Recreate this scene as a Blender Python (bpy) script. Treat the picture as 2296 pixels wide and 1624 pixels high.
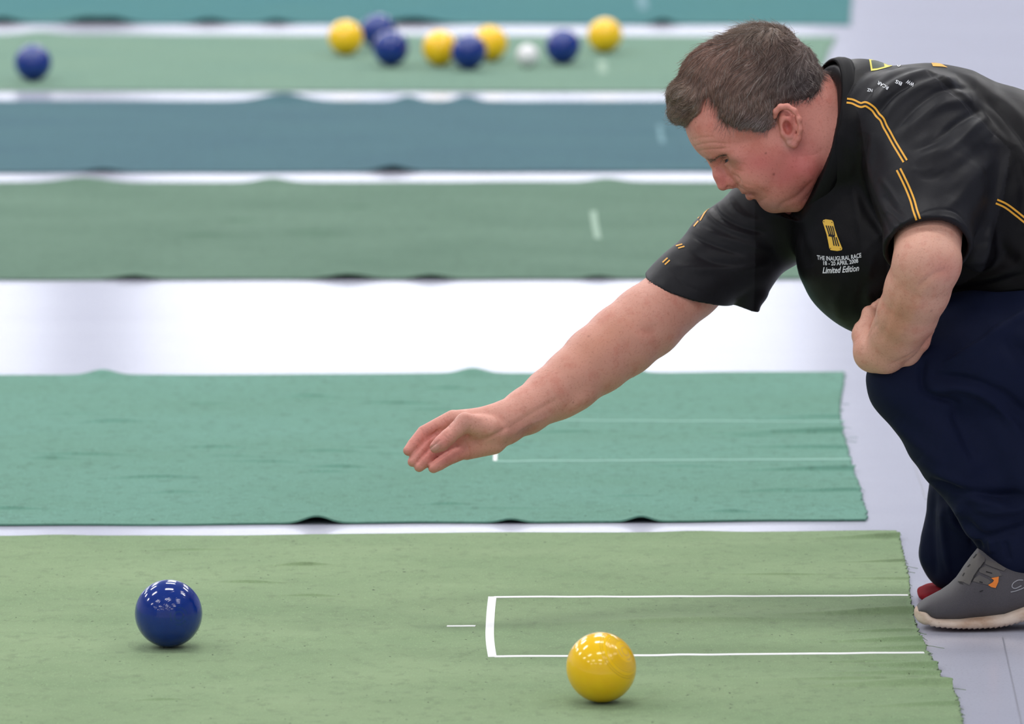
import bpy, math, random
import numpy as np
from mathutils import Vector, Matrix
from mathutils.bvhtree import BVHTree

for o in list(bpy.data.objects):
    bpy.data.objects.remove(o)
SC = bpy.context.scene
COL = SC.collection
rng = np.random.default_rng(7)
random.seed(7)

# ------------------------------------------------------------------ camera
FPX, CXP, CYP = 16200.0, 1148.0, 812.0
PITCH = math.atan(2147.0 / FPX)
H = 1.788
CAM = np.array([0.0, 0.0, H])
RIGHT = np.array([1.0, 0, 0])
FWD = np.array([0, math.cos(PITCH), -math.sin(PITCH)])
UP = np.array([0, math.sin(PITCH), math.cos(PITCH)])
cd = bpy.data.cameras.new('camera')
cam = bpy.data.objects.new('camera', cd)
COL.objects.link(cam)
cam.location = CAM
cam.rotation_euler = (math.pi / 2 - PITCH, 0, 0)
cd.sensor_width = 36.0
cd.lens = 36.0 * FPX / 2296.0
cd.clip_end = 300
cd.dof.use_dof = True
cd.dof.focus_distance = 10.62
cd.dof.aperture_fstop = 6.6
SC.camera = cam

# ------------------------------------------------------------------ light
SC.view_settings.view_transform = 'Standard'
SC.view_settings.look = 'None'
SC.view_settings.gamma = 1.0
SC.view_settings.use_curve_mapping = False
SC.view_settings.exposure = 0.0
world = bpy.data.worlds.new('world')
SC.world = world
world.use_nodes = True
world.node_tree.nodes['Background'].inputs[0].default_value = (0.86, 0.91, 1.0, 1)
world.node_tree.nodes['Background'].inputs[1].default_value = 0.55
LAMP_W = 135.0
CEIL = 7.2
for ix, x in enumerate((-11.0, -5.6, -0.2, 5.2)):
    for iy in range(8):
        ld = bpy.data.lights.new('ceiling_lamp', 'AREA')
        ld.shape = 'RECTANGLE'
        ld.size = 2.4
        ld.size_y = 0.8
        ld.energy = LAMP_W * (0.75 if iy < 3 else (1.1 if iy == 3 else 1.45))
        ld.color = (1.0, 0.98, 0.95)
        lo = bpy.data.objects.new('ceiling_lamp', ld)
        COL.objects.link(lo)
        lo.location = (x, -6.5 + iy * 6.0, CEIL - 0.08)

# ------------------------------------------------------------------ helpers
def ray(u, v):
    return FWD + RIGHT * (u - CXP) / FPX + UP * (CYP - v) / FPX
def ground(u, v, z=0.0):
    d = ray(u, v)
    t = (z - H) / d[2]
    return CAM + d * t

S = 1522.0                       # px per metre at the man's depth
Z0 = FPX / S
def W(P):
    P = np.asarray(P, dtype=float).reshape(-1, 3)
    return (CAM + np.outer((P[:, 0] - CXP) / S, RIGHT) + np.outer((CYP - P[:, 1]) / S, UP)
            + np.outer(Z0 + P[:, 2] / S, FWD))
def pc(u, v, w):
    k = 1 + w / FPX
    return np.array([CXP + (u - CXP) * k, CYP + (v - CYP) * k, w])

def lin(c):
    c = [x / 255.0 for x in c]
    return tuple((x / 12.92 if x <= 0.04045 else ((x + 0.055) / 1.055) ** 2.4) for x in c)

def mesh_np(name, V, F, smooth=True):
    """V (n,3); F (m,4) or (m,3) int array or python list of faces"""
    me = bpy.data.meshes.new(name)
    if isinstance(F, np.ndarray):
        k = F.shape[1]
        me.vertices.add(len(V)); me.vertices.foreach_set('co', np.asarray(V, dtype=np.float32).ravel())
        me.loops.add(F.size); me.loops.foreach_set('vertex_index', F.astype(np.int32).ravel())
        me.polygons.add(len(F)); me.polygons.foreach_set('loop_start', np.arange(0, F.size, k, dtype=np.int32))
        me.update(calc_edges=True)
    else:
        me.from_pydata([tuple(v) for v in V], [], F)
        me.update()
    me.validate()
    me.polygons.foreach_set('use_smooth', [smooth] * len(me.polygons))
    return me

def obj(name, V, F, mat, parent=None, origin=None, smooth=True, col=None, label=None):
    V = np.asarray(V, dtype=float).reshape(-1, 3)
    if origin is None:
        origin = np.zeros(3)
    me = mesh_np(name, V - origin, F, smooth)
    if col is not None:
        a = me.color_attributes.new('tint', 'FLOAT_COLOR', 'POINT')
        c4 = np.ones((len(V), 4), dtype=np.float32); c4[:, :3] = col
        a.data.foreach_set('color', c4.ravel())
    if mat: me.materials.append(mat)
    o = bpy.data.objects.new(name, me)
    COL.objects.link(o)
    if parent is not None:
        o.parent = parent
    else:
        o.location = origin
    if label: o['label'] = label
    return o

def tag(o, label, cat, group=None, kind=None):
    o['label'] = label; o['category'] = cat
    if group: o['group'] = group
    if kind: o['kind'] = kind
    return o

def empty(name, loc, label, cat, group=None):
    o = bpy.data.objects.new(name, None)
    COL.objects.link(o); o.location = loc
    o.empty_display_size = 0.05
    return tag(o, label, cat, group)

# materials ---------------------------------------------------------
def new_mat(name):
    m = bpy.data.materials.new(name); m.use_nodes = True
    nt = m.node_tree
    b = nt.nodes['Principled BSDF']
    return m, nt, b
def nd(nt, t, **kw):
    n = nt.nodes.new(t)
    for k, v in kw.items():
        if hasattr(n, k): setattr(n, k, v)
    return n
def noise(nt, scale, detail=3, rough=0.5, vec=None, vscale=None):
    n = nd(nt, 'ShaderNodeTexNoise')
    n.inputs['Scale'].default_value = scale
    n.inputs['Detail'].default_value = detail
    n.inputs['Roughness'].default_value = rough
    if vec is None:
        tc = nd(nt, 'ShaderNodeTexCoord'); vec = tc.outputs['Object']
    if vscale:
        mp = nd(nt, 'ShaderNodeMapping'); mp.inputs['Scale'].default_value = vscale
        nt.links.new(vec, mp.inputs['Vector']); vec = mp.outputs['Vector']
    nt.links.new(vec, n.inputs['Vector'])
    return n.outputs['Fac']
def ramp(nt, fac, stops):
    r = nd(nt, 'ShaderNodeValToRGB')
    e = r.color_ramp.elements
    while len(e) < len(stops): e.new(0.5)
    for i, (p, c) in enumerate(stops):
        e[i].position = p; e[i].color = (*c, 1)
    nt.links.new(fac, r.inputs['Fac'])
    return r.outputs['Color']
def mix(nt, a, b, fac, mode='MIX'):
    m = nd(nt, 'ShaderNodeMix', data_type='RGBA', blend_type=mode)
    for sock, val in ((m.inputs[0], fac), (m.inputs[6], a), (m.inputs[7], b)):
        if hasattr(val, 'is_linked') or hasattr(val, 'links'): nt.links.new(val, sock)
        elif isinstance(val, (int, float)): sock.default_value = val
        else: sock.default_value = (*val, 1)
    return m.outputs[2]
def bump(nt, b, h, strength, dist, prev=None):
    n = nd(nt, 'ShaderNodeBump')
    n.inputs['Strength'].default_value = strength
    n.inputs['Distance'].default_value = dist
    nt.links.new(h, n.inputs['Height'])
    if prev: nt.links.new(prev, n.inputs['Normal'])
    nt.links.new(n.outputs['Normal'], b.inputs['Normal'])
    return n.outputs['Normal']
def setp(b, **kw):
    names = dict(rough='Roughness', metal='Metallic', spec='Specular IOR Level', coat='Coat Weight', coatr='Coat Roughness',
                 sheen='Sheen Weight', sheenr='Sheen Roughness', sss='Subsurface Weight', ior='IOR', ems='Emission Strength')
    for k, v in kw.items():
        b.inputs[names[k]].default_value = v
def plain(name, rgb, rough=0.6, **kw):
    m, nt, b = new_mat(name)
    b.inputs['Base Color'].default_value = (*lin(rgb), 1)
    setp(b, rough=rough, **kw)
    f = noise(nt, 60, 2)
    c = mix(nt, tuple(x * 0.92 for x in lin(rgb)), tuple(min(1, x * 1.06) for x in lin(rgb)), f)
    nt.links.new(c, b.inputs['Base Color'])
    return m

# ------------------------------------------------------------------ SDF sculpting
def smin(a, b, k):
    if k <= 0: return np.minimum(a, b)
    h = np.maximum(k - np.abs(a - b), 0) / k
    return np.minimum(a, b) - h * h * k * 0.25
def smax(a, b, k): return -smin(-a, -b, k)

class Field:
    def __init__(s): s.p = []
    def _add(s, f, lo, hi, op, k):
        m = k + 8
        s.p.append((f, np.array(lo) - m, np.array(hi) + m, op, k))
    def cone(s, a, ra, b, rb, k=12, ws=1.0, op='u'):
        a = pc(*a); b = pc(*b)
        def f(X, Y, Z, a=a, b=b):
            d = b - a; d2 = d.copy(); d2[2] /= ws
            L = max(float(np.dot(d2, d2)), 1e-6)
            x = X - a[0]; y = Y - a[1]; z = (Z - a[2]) / ws
            t = np.clip((x * d2[0] + y * d2[1] + z * d2[2]) / L, 0, 1)
            q = np.sqrt((x - t * d2[0]) ** 2 + (y - t * d2[1]) ** 2 + (z - t * d2[2]) ** 2)
            return (q - (ra + (rb - ra) * t)) * min(1.0, ws)
        r = np.array([max(ra, rb), max(ra, rb), max(ra, rb) * ws])
        s._add(f, np.minimum(a, b) - r, np.maximum(a, b) + r, op, k)
    def chain(s, pts, k=12, ws=1.0, op='u'):
        for (a, ra), (b, rb) in zip(pts[:-1], pts[1:]):
            s.cone(a, ra, b, rb, k, ws, op)
    def ell(s, c, r, ang=0.0, k=12, op='u', yaw=0.0):
        """ang: rotation of the first radius in the uv plane (degrees, clockwise on screen); yaw about v"""
        c = pc(*c); ca, sa = math.cos(math.radians(ang)), math.sin(math.radians(ang))
        cy_, sy_ = math.cos(math.radians(yaw)), math.sin(math.radians(yaw))
        R = max(r)
        def f(X, Y, Z, c=c):
            x = X - c[0]; y = Y - c[1]; z = Z - c[2]
            x, z = x * cy_ + z * sy_, -x * sy_ + z * cy_
            x, y = x * ca + y * sa, -x * sa + y * ca
            k0 = np.sqrt((x / r[0]) ** 2 + (y / r[1]) ** 2 + (z / r[2]) ** 2) + 1e-6
            k1 = np.sqrt((x / r[0] ** 2) ** 2 + (y / r[1] ** 2) ** 2 + (z / r[2] ** 2) ** 2) + 1e-9
            return k0 * (k0 - 1) / k1
        s._add(f, c - R, c + R, op, k)
    def plane(s, pt, n, lo, hi, k=4):
        """removes what lies on the +n side, inside the box lo..hi"""
        pt = pc(*pt); n = np.array(n, float); n /= np.linalg.norm(n)
        lo = np.array(lo, float); hi = np.array(hi, float)
        def f(X, Y, Z):
            d = (X - pt[0]) * n[0] + (Y - pt[1]) * n[1] + (Z - pt[2]) * n[2]
            bx = np.maximum(np.maximum(lo[0] - X, X - hi[0]), np.maximum(np.maximum(lo[1] - Y, Y - hi[1]), np.maximum(lo[2] - Z, Z - hi[2])))
            return np.maximum(-d, bx)
        s._add(f, lo, hi, 's', k)
    def custom(s, f, lo, hi, op, k=0): s._add(f, lo, hi, op, k)
    def eval(s, X, Y, Z):
        F = np.full((len(X), len(Y), len(Z)), 60.0, dtype=np.float32)
        for f, lo, hi, op, k in s.p:
            i0, i1 = np.searchsorted(X, [lo[0], hi[0]]); j0, j1 = np.searchsorted(Y, [lo[1], hi[1]]); l0, l1 = np.searchsorted(Z, [lo[2], hi[2]])
            if i0 >= i1 or j0 >= j1 or l0 >= l1: continue
            sl = (slice(i0, i1), slice(j0, j1), slice(l0, l1))
            d = f(X[i0:i1, None, None], Y[None, j0:j1, None], Z[None, None, l0:l1])
            if op == 'u': F[sl] = smin(F[sl], d, k)
            elif op == 's': F[sl] = smax(F[sl], -d, k)
            elif op == 'i': F[sl] = smax(F[sl], d, k)
            elif op == 'd': F[sl] = F[sl] + d
        return F
    def mesh(s, h, lo, hi, smooth=2, CH=80):
        lo = np.floor(np.array(lo) / h).astype(int); hi = np.ceil(np.array(hi) / h).astype(int)
        BIG = 4096
        keys, pos, quads = [], [], []
        for i0 in range(lo[0], hi[0], CH):
            for j0 in range(lo[1], hi[1], CH):
                for l0 in range(lo[2], hi[2], CH):
                    X = np.arange(i0, i0 + CH + 1) * h; Y = np.arange(j0, j0 + CH + 1) * h; Z = np.arange(l0, l0 + CH + 1) * h
                    if not any(op == 'u' and lo_[0] < X[-1] and hi_[0] > X[0] and lo_[1] < Y[-1] and hi_[1] > Y[0] and lo_[2] < Z[-1] and hi_[2] > Z[0] for _, lo_, hi_, op, _ in s.p): continue
                    F = s.eval(X, Y, Z)
                    I = F < 0
                    n = I[:-1, :-1, :-1].astype(np.int8)
                    tot = np.zeros_like(n)
                    for a in (0, 1):
                        for b in (0, 1):
                            for c in (0, 1):
                                tot += I[a:CH + a, b:CH + b, c:CH + c]
                    act = np.argwhere((tot > 0) & (tot < 8))
                    if len(act) == 0: continue
                    acc = np.zeros((len(act), 3)); cnt = np.zeros(len(act))
                    A = act
                    cor = {}
                    for a in (0, 1):
                        for b in (0, 1):
                            for c in (0, 1):
                                cor[a, b, c] = F[A[:, 0] + a, A[:, 1] + b, A[:, 2] + c]
                    for ax in range(3):
                        for p in (0, 1):
                            for q in (0, 1):
                                e0 = [p, q]; e0.insert(ax, 0); e1 = list(e0); e1[ax] = 1
                                f0 = cor[tuple(e0)]; f1 = cor[tuple(e1)]
                                m = (f0 < 0) != (f1 < 0)
                                t = np.where(m, f0 / np.where(m, f0 - f1, 1), 0)
                                P = np.tile(np.array(e0, float), (len(A), 1)); P[:, ax] = t
                                acc += P * m[:, None]; cnt += m
                    P = (acc / cnt[:, None] + A + np.array([i0, j0, l0])) * h
                    off = np.array([i0, j0, l0]) + BIG // 2
                    G = (A + off).astype(np.int64)
                    keys.append((G[:, 0] * BIG + G[:, 1]) * BIG + G[:, 2]); pos.append(P)
                    st = [BIG * BIG, BIG, 1]
                    for ax in range(3):
                        s0 = [slice(0, CH)] * 3; s1 = [slice(0, CH)] * 3; s1[ax] = slice(1, CH + 1)
                        a_ = I[tuple(s0)]; b_ = I[tuple(s1)]
                        for flip, M in ((False, a_ & ~b_), (True, ~a_ & b_)):
                            E = np.argwhere(M)
                            if len(E) == 0: continue
                            E = (E + off).astype(np.int64)
                            kk = (E[:, 0] * BIG + E[:, 1]) * BIG + E[:, 2]
                            o1, o2 = st[(ax + 1) % 3], st[(ax + 2) % 3]
                            q = np.stack([kk - o1 - o2, kk - o2, kk, kk - o1], 1)
                            quads.append(q[:, ::-1] if flip else q)
        keys = np.concatenate(keys); pos = np.concatenate(pos); quads = np.concatenate(quads)
        od = np.argsort(keys); keys = keys[od]; pos = pos[od]
        ix = np.searchsorted(keys, quads); ix = np.clip(ix, 0, len(keys) - 1)
        ok = (keys[ix] == quads).all(1)
        Q = ix[ok]
        # px space has v pointing down and w away: (right, down, away) is right-handed
        V = pos
        V = laplace(V, Q, smooth)
        return V, Q

def laplace(V, Q, it, lam=0.5):
    n = len(V)
    a = np.concatenate([Q[:, 0], Q[:, 1], Q[:, 2], Q[:, 3]]); b = np.concatenate([Q[:, 1], Q[:, 2], Q[:, 3], Q[:, 0]])
    a2 = np.concatenate([a, b]); b2 = np.concatenate([b, a])
    deg = np.maximum(np.bincount(a2, minlength=n), 1)
    for _ in range(it):
        av = np.stack([np.bincount(a2, weights=V[b2, k], minlength=n) for k in range(3)], 1) / deg[:, None]
        V = V + (av - V) * lam
    return V
def normals(V, Q):
    A = V[Q[:, 2]] - V[Q[:, 0]]; B = V[Q[:, 3]] - V[Q[:, 1]]
    N = np.cross(A, B)
    out = np.stack([sum(np.bincount(Q[:, j], weights=N[:, k], minlength=len(V)) for j in range(4)) for k in range(3)], 1)
    return out / (np.linalg.norm(out, axis=1, keepdims=True) + 1e-9)
def polydist(U, Vv, pts):
    """distance in the uv plane to a polyline and the parameter 0..1 along it"""
    best = np.full(U.shape, 1e9); tt = np.zeros(U.shape)
    L = [0]
    for a, b in zip(pts[:-1], pts[1:]): L.append(L[-1] + math.hypot(b[0] - a[0], b[1] - a[1]))
    for i, (a, b) in enumerate(zip(pts[:-1], pts[1:])):
        dx, dy = b[0] - a[0], b[1] - a[1]; l2 = dx * dx + dy * dy + 1e-9
        t = np.clip(((U - a[0]) * dx + (Vv - a[1]) * dy) / l2, 0, 1)
        d = np.hypot(U - a[0] - t * dx, Vv - a[1] - t * dy)
        m = d < best
        best = np.where(m, d, best); tt = np.where(m, (L[i] + t * (L[i + 1] - L[i])) / L[-1], tt)
    return best, tt
def smoothpts(pts, n=4):
    P = [np.array(p, float) for p in pts]
    P = [2 * P[0] - P[1]] + P + [2 * P[-1] - P[-2]]
    out = []
    for i in range(1, len(P) - 2):
        for k in range(n):
            t = k / n
            out.append(0.5 * ((2 * P[i]) + (-P[i - 1] + P[i + 1]) * t + (2 * P[i - 1] - 5 * P[i] + 4 * P[i + 1] - P[i + 2]) * t * t + (-P[i - 1] + 3 * P[i] - 3 * P[i + 1] + P[i + 2]) * t ** 3))
    out.append(P[-2])
    return out
def folds(V, Q, L, wmax=1e9):
    """L: (points, width px, amplitude px); side facing the camera only. one-sided crease if width is a tuple"""
    N = normals(V, Q)
    D = np.zeros(len(V))
    face = np.clip(-N[:, 2] * 2.5, 0, 1)
    for pts, wd, amp in L:
        pts = smoothpts(pts)
        P = np.array(pts); R = 4 * (max(wd) if isinstance(wd, tuple) else wd)
        m = (V[:, 0] > P[:, 0].min() - R) & (V[:, 0] < P[:, 0].max() + R) & (V[:, 1] > P[:, 1].min() - R) & (V[:, 1] < P[:, 1].max() + R) & (face > 0) & (V[:, 2] < wmax)
        ix = np.nonzero(m)[0]
        if len(ix) == 0: continue
        d, t = polydist(V[ix, 0], V[ix, 1], pts)
        if isinstance(wd, tuple):
            # side: sign from the first segment chord
            a = P[0]; b = P[-1]
            sd = (V[ix, 0] - a[0]) * (b[1] - a[1]) - (V[ix, 1] - a[1]) * (b[0] - a[0])
            w_ = np.where(sd > 0, wd[0], wd[1])
        else: w_ = wd
        D[ix] += amp * np.exp(-(d / w_) ** 2) * np.clip(np.minimum(t, 1 - t) * 5, 0.0, 1) ** 0.7 * face[ix]
    return V + N * D[:, None], N

def inside(U, Vv, poly):
    c = np.zeros(U.shape, bool)
    n = len(poly)
    for i in range(n):
        x1, y1 = poly[i]; x2, y2 = poly[(i + 1) % n]
        m = ((y1 > Vv) != (y2 > Vv)) & (U < (x2 - x1) * (Vv - y1) / (y2 - y1 + 1e-12) + x1)
        c ^= m
    return c

# ================================================================== SETTING
def mat_floor():
    m, nt, b = new_mat('vinyl_floor')
    f1 = noise(nt, 2.2, 4, 0.6, vscale=(0.5, 2.0, 1))
    f2 = noise(nt, 260, 2, 0.5)
    c = mix(nt, lin((176, 178, 194)), lin((190, 192, 207)), f1)
    c = mix(nt, c, lin((166, 168, 180)), ramp_fac(nt, f2, 0.58, 0.75))
    nt.links.new(c, b.inputs['Base Color'])
    setp(b, rough=0.2, spec=0.5)
    f3 = noise(nt, 90, 3, 0.6, vscale=(0.3, 3, 1))
    bump(nt, b, f3, 0.06, 0.002)
    return m
def ramp_fac(nt, fac, a, b_):
    r = nd(nt, 'ShaderNodeMapRange')
    r.inputs['From Min'].default_value = a; r.inputs['From Max'].default_value = b_
    nt.links.new(fac, r.inputs['Value'])
    return r.outputs['Result']
def quadobj(name, pts, mat, parent=None):
    o = obj(name, pts, [list(range(len(pts)))], mat, parent, smooth=False)
    return o
def boxobj(name, lo, hi, mat, parent=None, origin=None):
    x0, y0, z0 = lo; x1, y1, z1 = hi
    V = [(x0, y0, z0), (x1, y0, z0), (x1, y1, z0), (x0, y1, z0), (x0, y0, z1), (x1, y0, z1), (x1, y1, z1), (x0, y1, z1)]
    F = [[0, 3, 2, 1], [4, 5, 6, 7], [0, 1, 5, 4], [1, 2, 6, 5], [2, 3, 7, 6], [3, 0, 4, 7]]
    return obj(name, V, F, mat, parent, origin, smooth=False)
floor = boxobj('floor', (-16, -12, -0.1), (12, 46, 0), mat_floor()); floor['kind'] = 'structure'
wallm = plain('wall_paint', (176, 180, 192), 0.8)
ceilm = plain('ceiling_paint', (196, 198, 204), 0.85)
wb = boxobj('wall_back', (-16, 46, 0), (12, 46.3, CEIL), wallm); wb['kind'] = 'structure'
wl = boxobj('wall_left', (-16.3, -12, 0), (-16, 46, CEIL), wallm); wl['kind'] = 'structure'
wr = boxobj('wall_right', (12, -12, 0), (12.3, 46, CEIL), wallm); wr['kind'] = 'structure'
ce = boxobj('ceiling', (-16, -12, CEIL), (12, 46, CEIL + 0.2), ceilm); ce['kind'] = 'structure'
# daylight windows high in the far wall: what makes the vinyl shine
wm, nt, b = new_mat('daylight_glass')
b.inputs['Base Color'].default_value = (0.8, 0.85, 0.9, 1)
b.inputs['Emission Color'].default_value = (0.90, 0.93, 1.0, 1)
setp(b, ems=3.3, rough=0.2)
fm = plain('window_frame_paint', (225, 225, 228), 0.5)
for i, (x0, x1) in enumerate(((-15.5, -12.2), (-11.7, -8.0), (-7.5, -3.0), (-2.4, 1.9))):
    w_ = boxobj('window_%d' % (i + 1), (x0, 45.93, 3.05), (x1, 45.97, 4.9), wm); w_['kind'] = 'structure'
    for (a, c_) in (((x0 - .08, 45.88, 2.97), (x1 + .08, 46, 3.05)), ((x0 - .08, 45.88, 4.9), (x1 + .08, 46, 4.98)),
                    ((x0 - .08, 45.88, 3.05), (x0, 46, 4.9)), ((x1, 45.88, 3.05), (x1 + .08, 46, 4.9))):
        boxobj('window_frame', a, c_, fm, w_)
# floor seams
sm = plain('seam_weld', (140, 141, 152), 0.5)
def ground_strip(name, pts, hw, mat, parent=None, z=0.0006, hfun=None, n=40, origin=None, taper=None):
    """a thin flat strip (width 2*hw metres) following pixel points projected on the ground"""
    P = [ground(u, v)[:2] for u, v in pts]
    P = np.array(smoothpts(P, 6) if len(P) > 2 else [np.array(P[0]) + (np.array(P[1]) - np.array(P[0])) * t for t in np.linspace(0, 1, n)])
    T = np.gradient(P, axis=0); T /= np.linalg.norm(T, axis=1, keepdims=True) + 1e-9
    Nn = np.stack([-T[:, 1], T[:, 0]], 1)
    ww = np.full(len(P), hw) if taper is None else hw * taper(np.linspace(0, 1, len(P)))
    A = P + Nn * ww[:, None]; B = P - Nn * ww[:, None]
    hz = (lambda q: hfun(q[:, 0], q[:, 1]) + z) if hfun else (lambda q: np.full(len(q), z))
    V = []
    th = 0.0007
    for q, dz in ((A, 0), (B, 0), (B, -th), (A, -th)):
        V.append(np.column_stack([q, hz(q) + dz]))
    k = len(P); V = np.concatenate(V); F = []
    for i in range(k - 1):
        for r in range(4):
            r2 = (r + 1) % 4
            F.append([r * k + i, r * k + i + 1, r2 * k + i + 1, r2 * k + i][::-1])
    F.append([0, k, 2 * k, 3 * k]); F.append([k - 1, 4 * k - 1, 3 * k - 1, 2 * k - 1])
    return obj(name, V, F, mat, parent, origin=origin, smooth=False)
for i, pts in enumerate((((2248, 1430), (2290, 1624)), ((2075, 1120), (2030, 980)))):
    t_ = ground_strip('trim_%d' % (i + 1), pts, 0.0008, sm, z=0.0008); t_['kind'] = 'structure'

# ------------------------------------------------------------------ carpets
def mat_carpet(name, rgb, rgb2, sheen=0.08):
    m, nt, b = new_mat(name)
    f1 = noise(nt, 2.0, 4, 0.6, vscale=(1, 1.6, 1))
    f2 = noise(nt, 420, 2, 0.6, vscale=(1, 0.35, 1))
    f3 = noise(nt, 60, 4, 0.65, vscale=(0.8, 0.5, 1))
    c = mix(nt, lin(rgb), lin(rgb2), ramp_fac(nt, f1, 0.3, 0.7))
    c = mix(nt, c, tuple(x * 0.62 for x in lin(rgb)), ramp_fac(nt, f3, 0.52, 0.85))
    c = mix(nt, c, tuple(min(1, x * 1.6) for x in lin(rgb2)), ramp_fac(nt, f2, 0.56, 0.85))
    sp = noise(nt, 150, 1, 0.4, vscale=(1, .5, 1))
    c = mix(nt, c, tuple(x * 0.25 for x in lin(rgb)), ramp_fac(nt, sp, 0.76, 0.80))
    nt.links.new(c, b.inputs['Base Color'])
    setp(b, rough=0.95, spec=0.06, sheen=sheen, sheenr=0.6)
    n1 = bump(nt, b, f2, 0.35, 0.0012)
    bump(nt, b, f3, 0.3, 0.003, n1)
    return m

def carpet(name, far, near, right, mat, label, wr, lifts, left=-5.5, ny=300, nxv=170, seed=0, fringe=0, z0=0.003):
    """far/near: two image points each of the long edges; right: image points of the ragged end from far to near;
    wr: wrinkles (x, y image, length m, width m, height m); lifts: ('far'|'near', image x, half width m, height m)"""
    r_ = np.random.default_rng(seed)
    F0, F1 = ground(*far[0]), ground(*far[1]); N0, N1 = ground(*near[0]), ground(*near[1])
    R = np.array([ground(u, v)[:2] for u, v in right])
    def yfar(x): return F0[1] + (x - F0[0]) * (F1[1] - F0[1]) / (F1[0] - F0[0])
    def ynear(x): return N0[1] + (x - N0[0]) * (N1[1] - N0[1]) / (N1[0] - N0[0])
    t = np.linspace(0, 1, ny)                       # 0 far .. 1 near
    yr = yfar(R[0, 0]) + t * (ynear(R[-1, 0]) - yfar(R[0, 0]))
    order = np.argsort(R[:, 1])
    xr = np.interp(yr, R[order, 1], R[order, 0])
    jag = np.cumsum(r_.normal(0, 0.0008, ny)); jag -= np.linspace(jag[0], jag[-1], ny); jag -= np.convolve(np.pad(jag, 12, 'edge'), np.ones(25) / 25, 'valid')
    xr = xr + jag * 0.9 + r_.normal(0, 0.0006, ny)
    vis = np.linspace(0, 1, nxv)
    xleft_vis = ground(-120, 400 if near[0][1] < 900 else 1300)[0] - 0.3
    s_ = np.concatenate([vis, 1 + np.linspace(0.02, 1, 14)])
    WL = [(ground(u, v)[:2], L, w, h) for u, v, L, w, h in wr]
    LF = []
    for side, u, hw, h in lifts:
        vv = (far[0][1] + (far[1][1] - far[0][1]) * (u - far[0][0]) / (far[1][0] - far[0][0])) if side == 'far' else (near[0][1] + (near[1][1] - near[0][1]) * (u - near[0][0]) / (near[1][0] - near[0][0]))
        LF.append((side, ground(u, vv)[0], hw, h))
    ph = r_.uniform(0, 6.28, 12)
    def height(x, y):
        x = np.asarray(x, float); y = np.asarray(y, float)
        z = np.full(np.broadcast(x, y).shape, z0)
        z = z + 0.0005 * (np.sin(x * 5.1 + ph[0] + 1.3 * np.sin(y * 7 + ph[1])) * np.sin(y * 21 + ph[2]) + 1) + 0.0003 * (np.sin(x * 17 + ph[3]) * np.sin(y * 47 + ph[4] + x * 6) + 1)
        for (p, L, w, h) in WL:
            dx = (x - p[0]) / L; yy = y - p[1] - 0.02 * np.sin((x - p[0]) * 7 + p[1] * 9)
            z = z + 1.9 * h * np.exp(-dx ** 2 * 2) * np.exp(-np.where(yy > 0, yy / (w * 1.5), yy / (w * 0.5)) ** 2)
        for side, lx, hw, h in LF:
            ye = yfar(x) if side == 'far' else ynear(x)
            z = z + h * np.exp(-((x - lx) / hw) ** 2) * np.exp(-((y - ye) / (0.035 + hw * 0.25)) ** 2)
        return z
    X = np.zeros((len(s_), ny)); Y = np.zeros_like(X)
    for i, a in enumerate(s_):
        X[i] = xr + (xleft_vis - xr) * a if a <= 1 else xleft_vis + (left - xleft_vis) * (a - 1)
        e0 = yfar(X[i]); e1 = ynear(X[i])
        Y[i] = e0 + (e1 - e0) * t
    edgew = 0.0035 * (np.sin(X * 9 + ph[5]) + 0.6 * np.sin(X * 23 + ph[6]))
    Y += edgew * (np.exp(-(t[None, :] / 0.02)) + np.exp(-((1 - t[None, :]) / 0.02)))
    Zt = height(X, Y)
    top = np.stack([X, Y, Zt], -1).reshape(-1, 3); bot = top - [0, 0, 0.0026]
    n, m = X.shape
    idx = np.arange(n * m).reshape(n, m)
    q = np.stack([idx[:-1, :-1], idx[1:, :-1], idx[1:, 1:], idx[:-1, 1:]], -1).reshape(-1, 4)
    K = n * m
    side = []
    ring = np.concatenate([idx[0, :-1], idx[:-1, -1], idx[-1, :0:-1], idx[:0:-1, 0]])
    rn = np.roll(ring, -1)
    side = np.stack([ring, rn, rn + K, ring + K], 1)
    Q = np.concatenate([q, q[:, ::-1] + K, side[:, ::-1]])
    org = np.array([ground(1148, 0.5 * (far[0][1] + near[0][1]))[0], Y[0, ny // 2], 0.0])
    o = obj(name, np.concatenate([top, bot]), Q, mat, origin=org)
    tag(o, label, 'bowls mat', 'long carpets laid side by side on the hall floor')
    if fringe:
        V = []; Fc = []
        for k_ in range(fringe):
            j = int(r_.integers(2, ny - 2)); p = np.array([xr[j], yr[j], height(xr[j], yr[j]) - 0.001])
            L = r_.uniform(0.003, 0.008) if r_.random() > 0.12 else r_.uniform(0.012, 0.028)
            a = r_.uniform(-0.5, 0.5); segs = 5; rad = 0.00045
            for q_ in range(segs + 1):
                f = q_ / segs
                c_ = p + np.array([L * f * math.cos(a), L * f * math.sin(a) * 2 + 0.004 * math.sin(f * 4 + k_) * L / 0.03, -min(p[2] - 0.0008, 0.004) * f])
                for e in range(3):
                    V.append(c_ + rad * np.array([0, math.cos(e * 2.1), math.sin(e * 2.1)]))
                if q_:
                    b0 = len(V) - 6
                    for e in range(3): Fc.append([b0 + e, b0 + (e + 1) % 3, b0 + 3 + (e + 1) % 3, b0 + 3 + e])
        fr = obj('frayed_thread', V, Fc, mat, o, origin=org); fr['kind'] = 'stuff'
    return o, height, org

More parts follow.
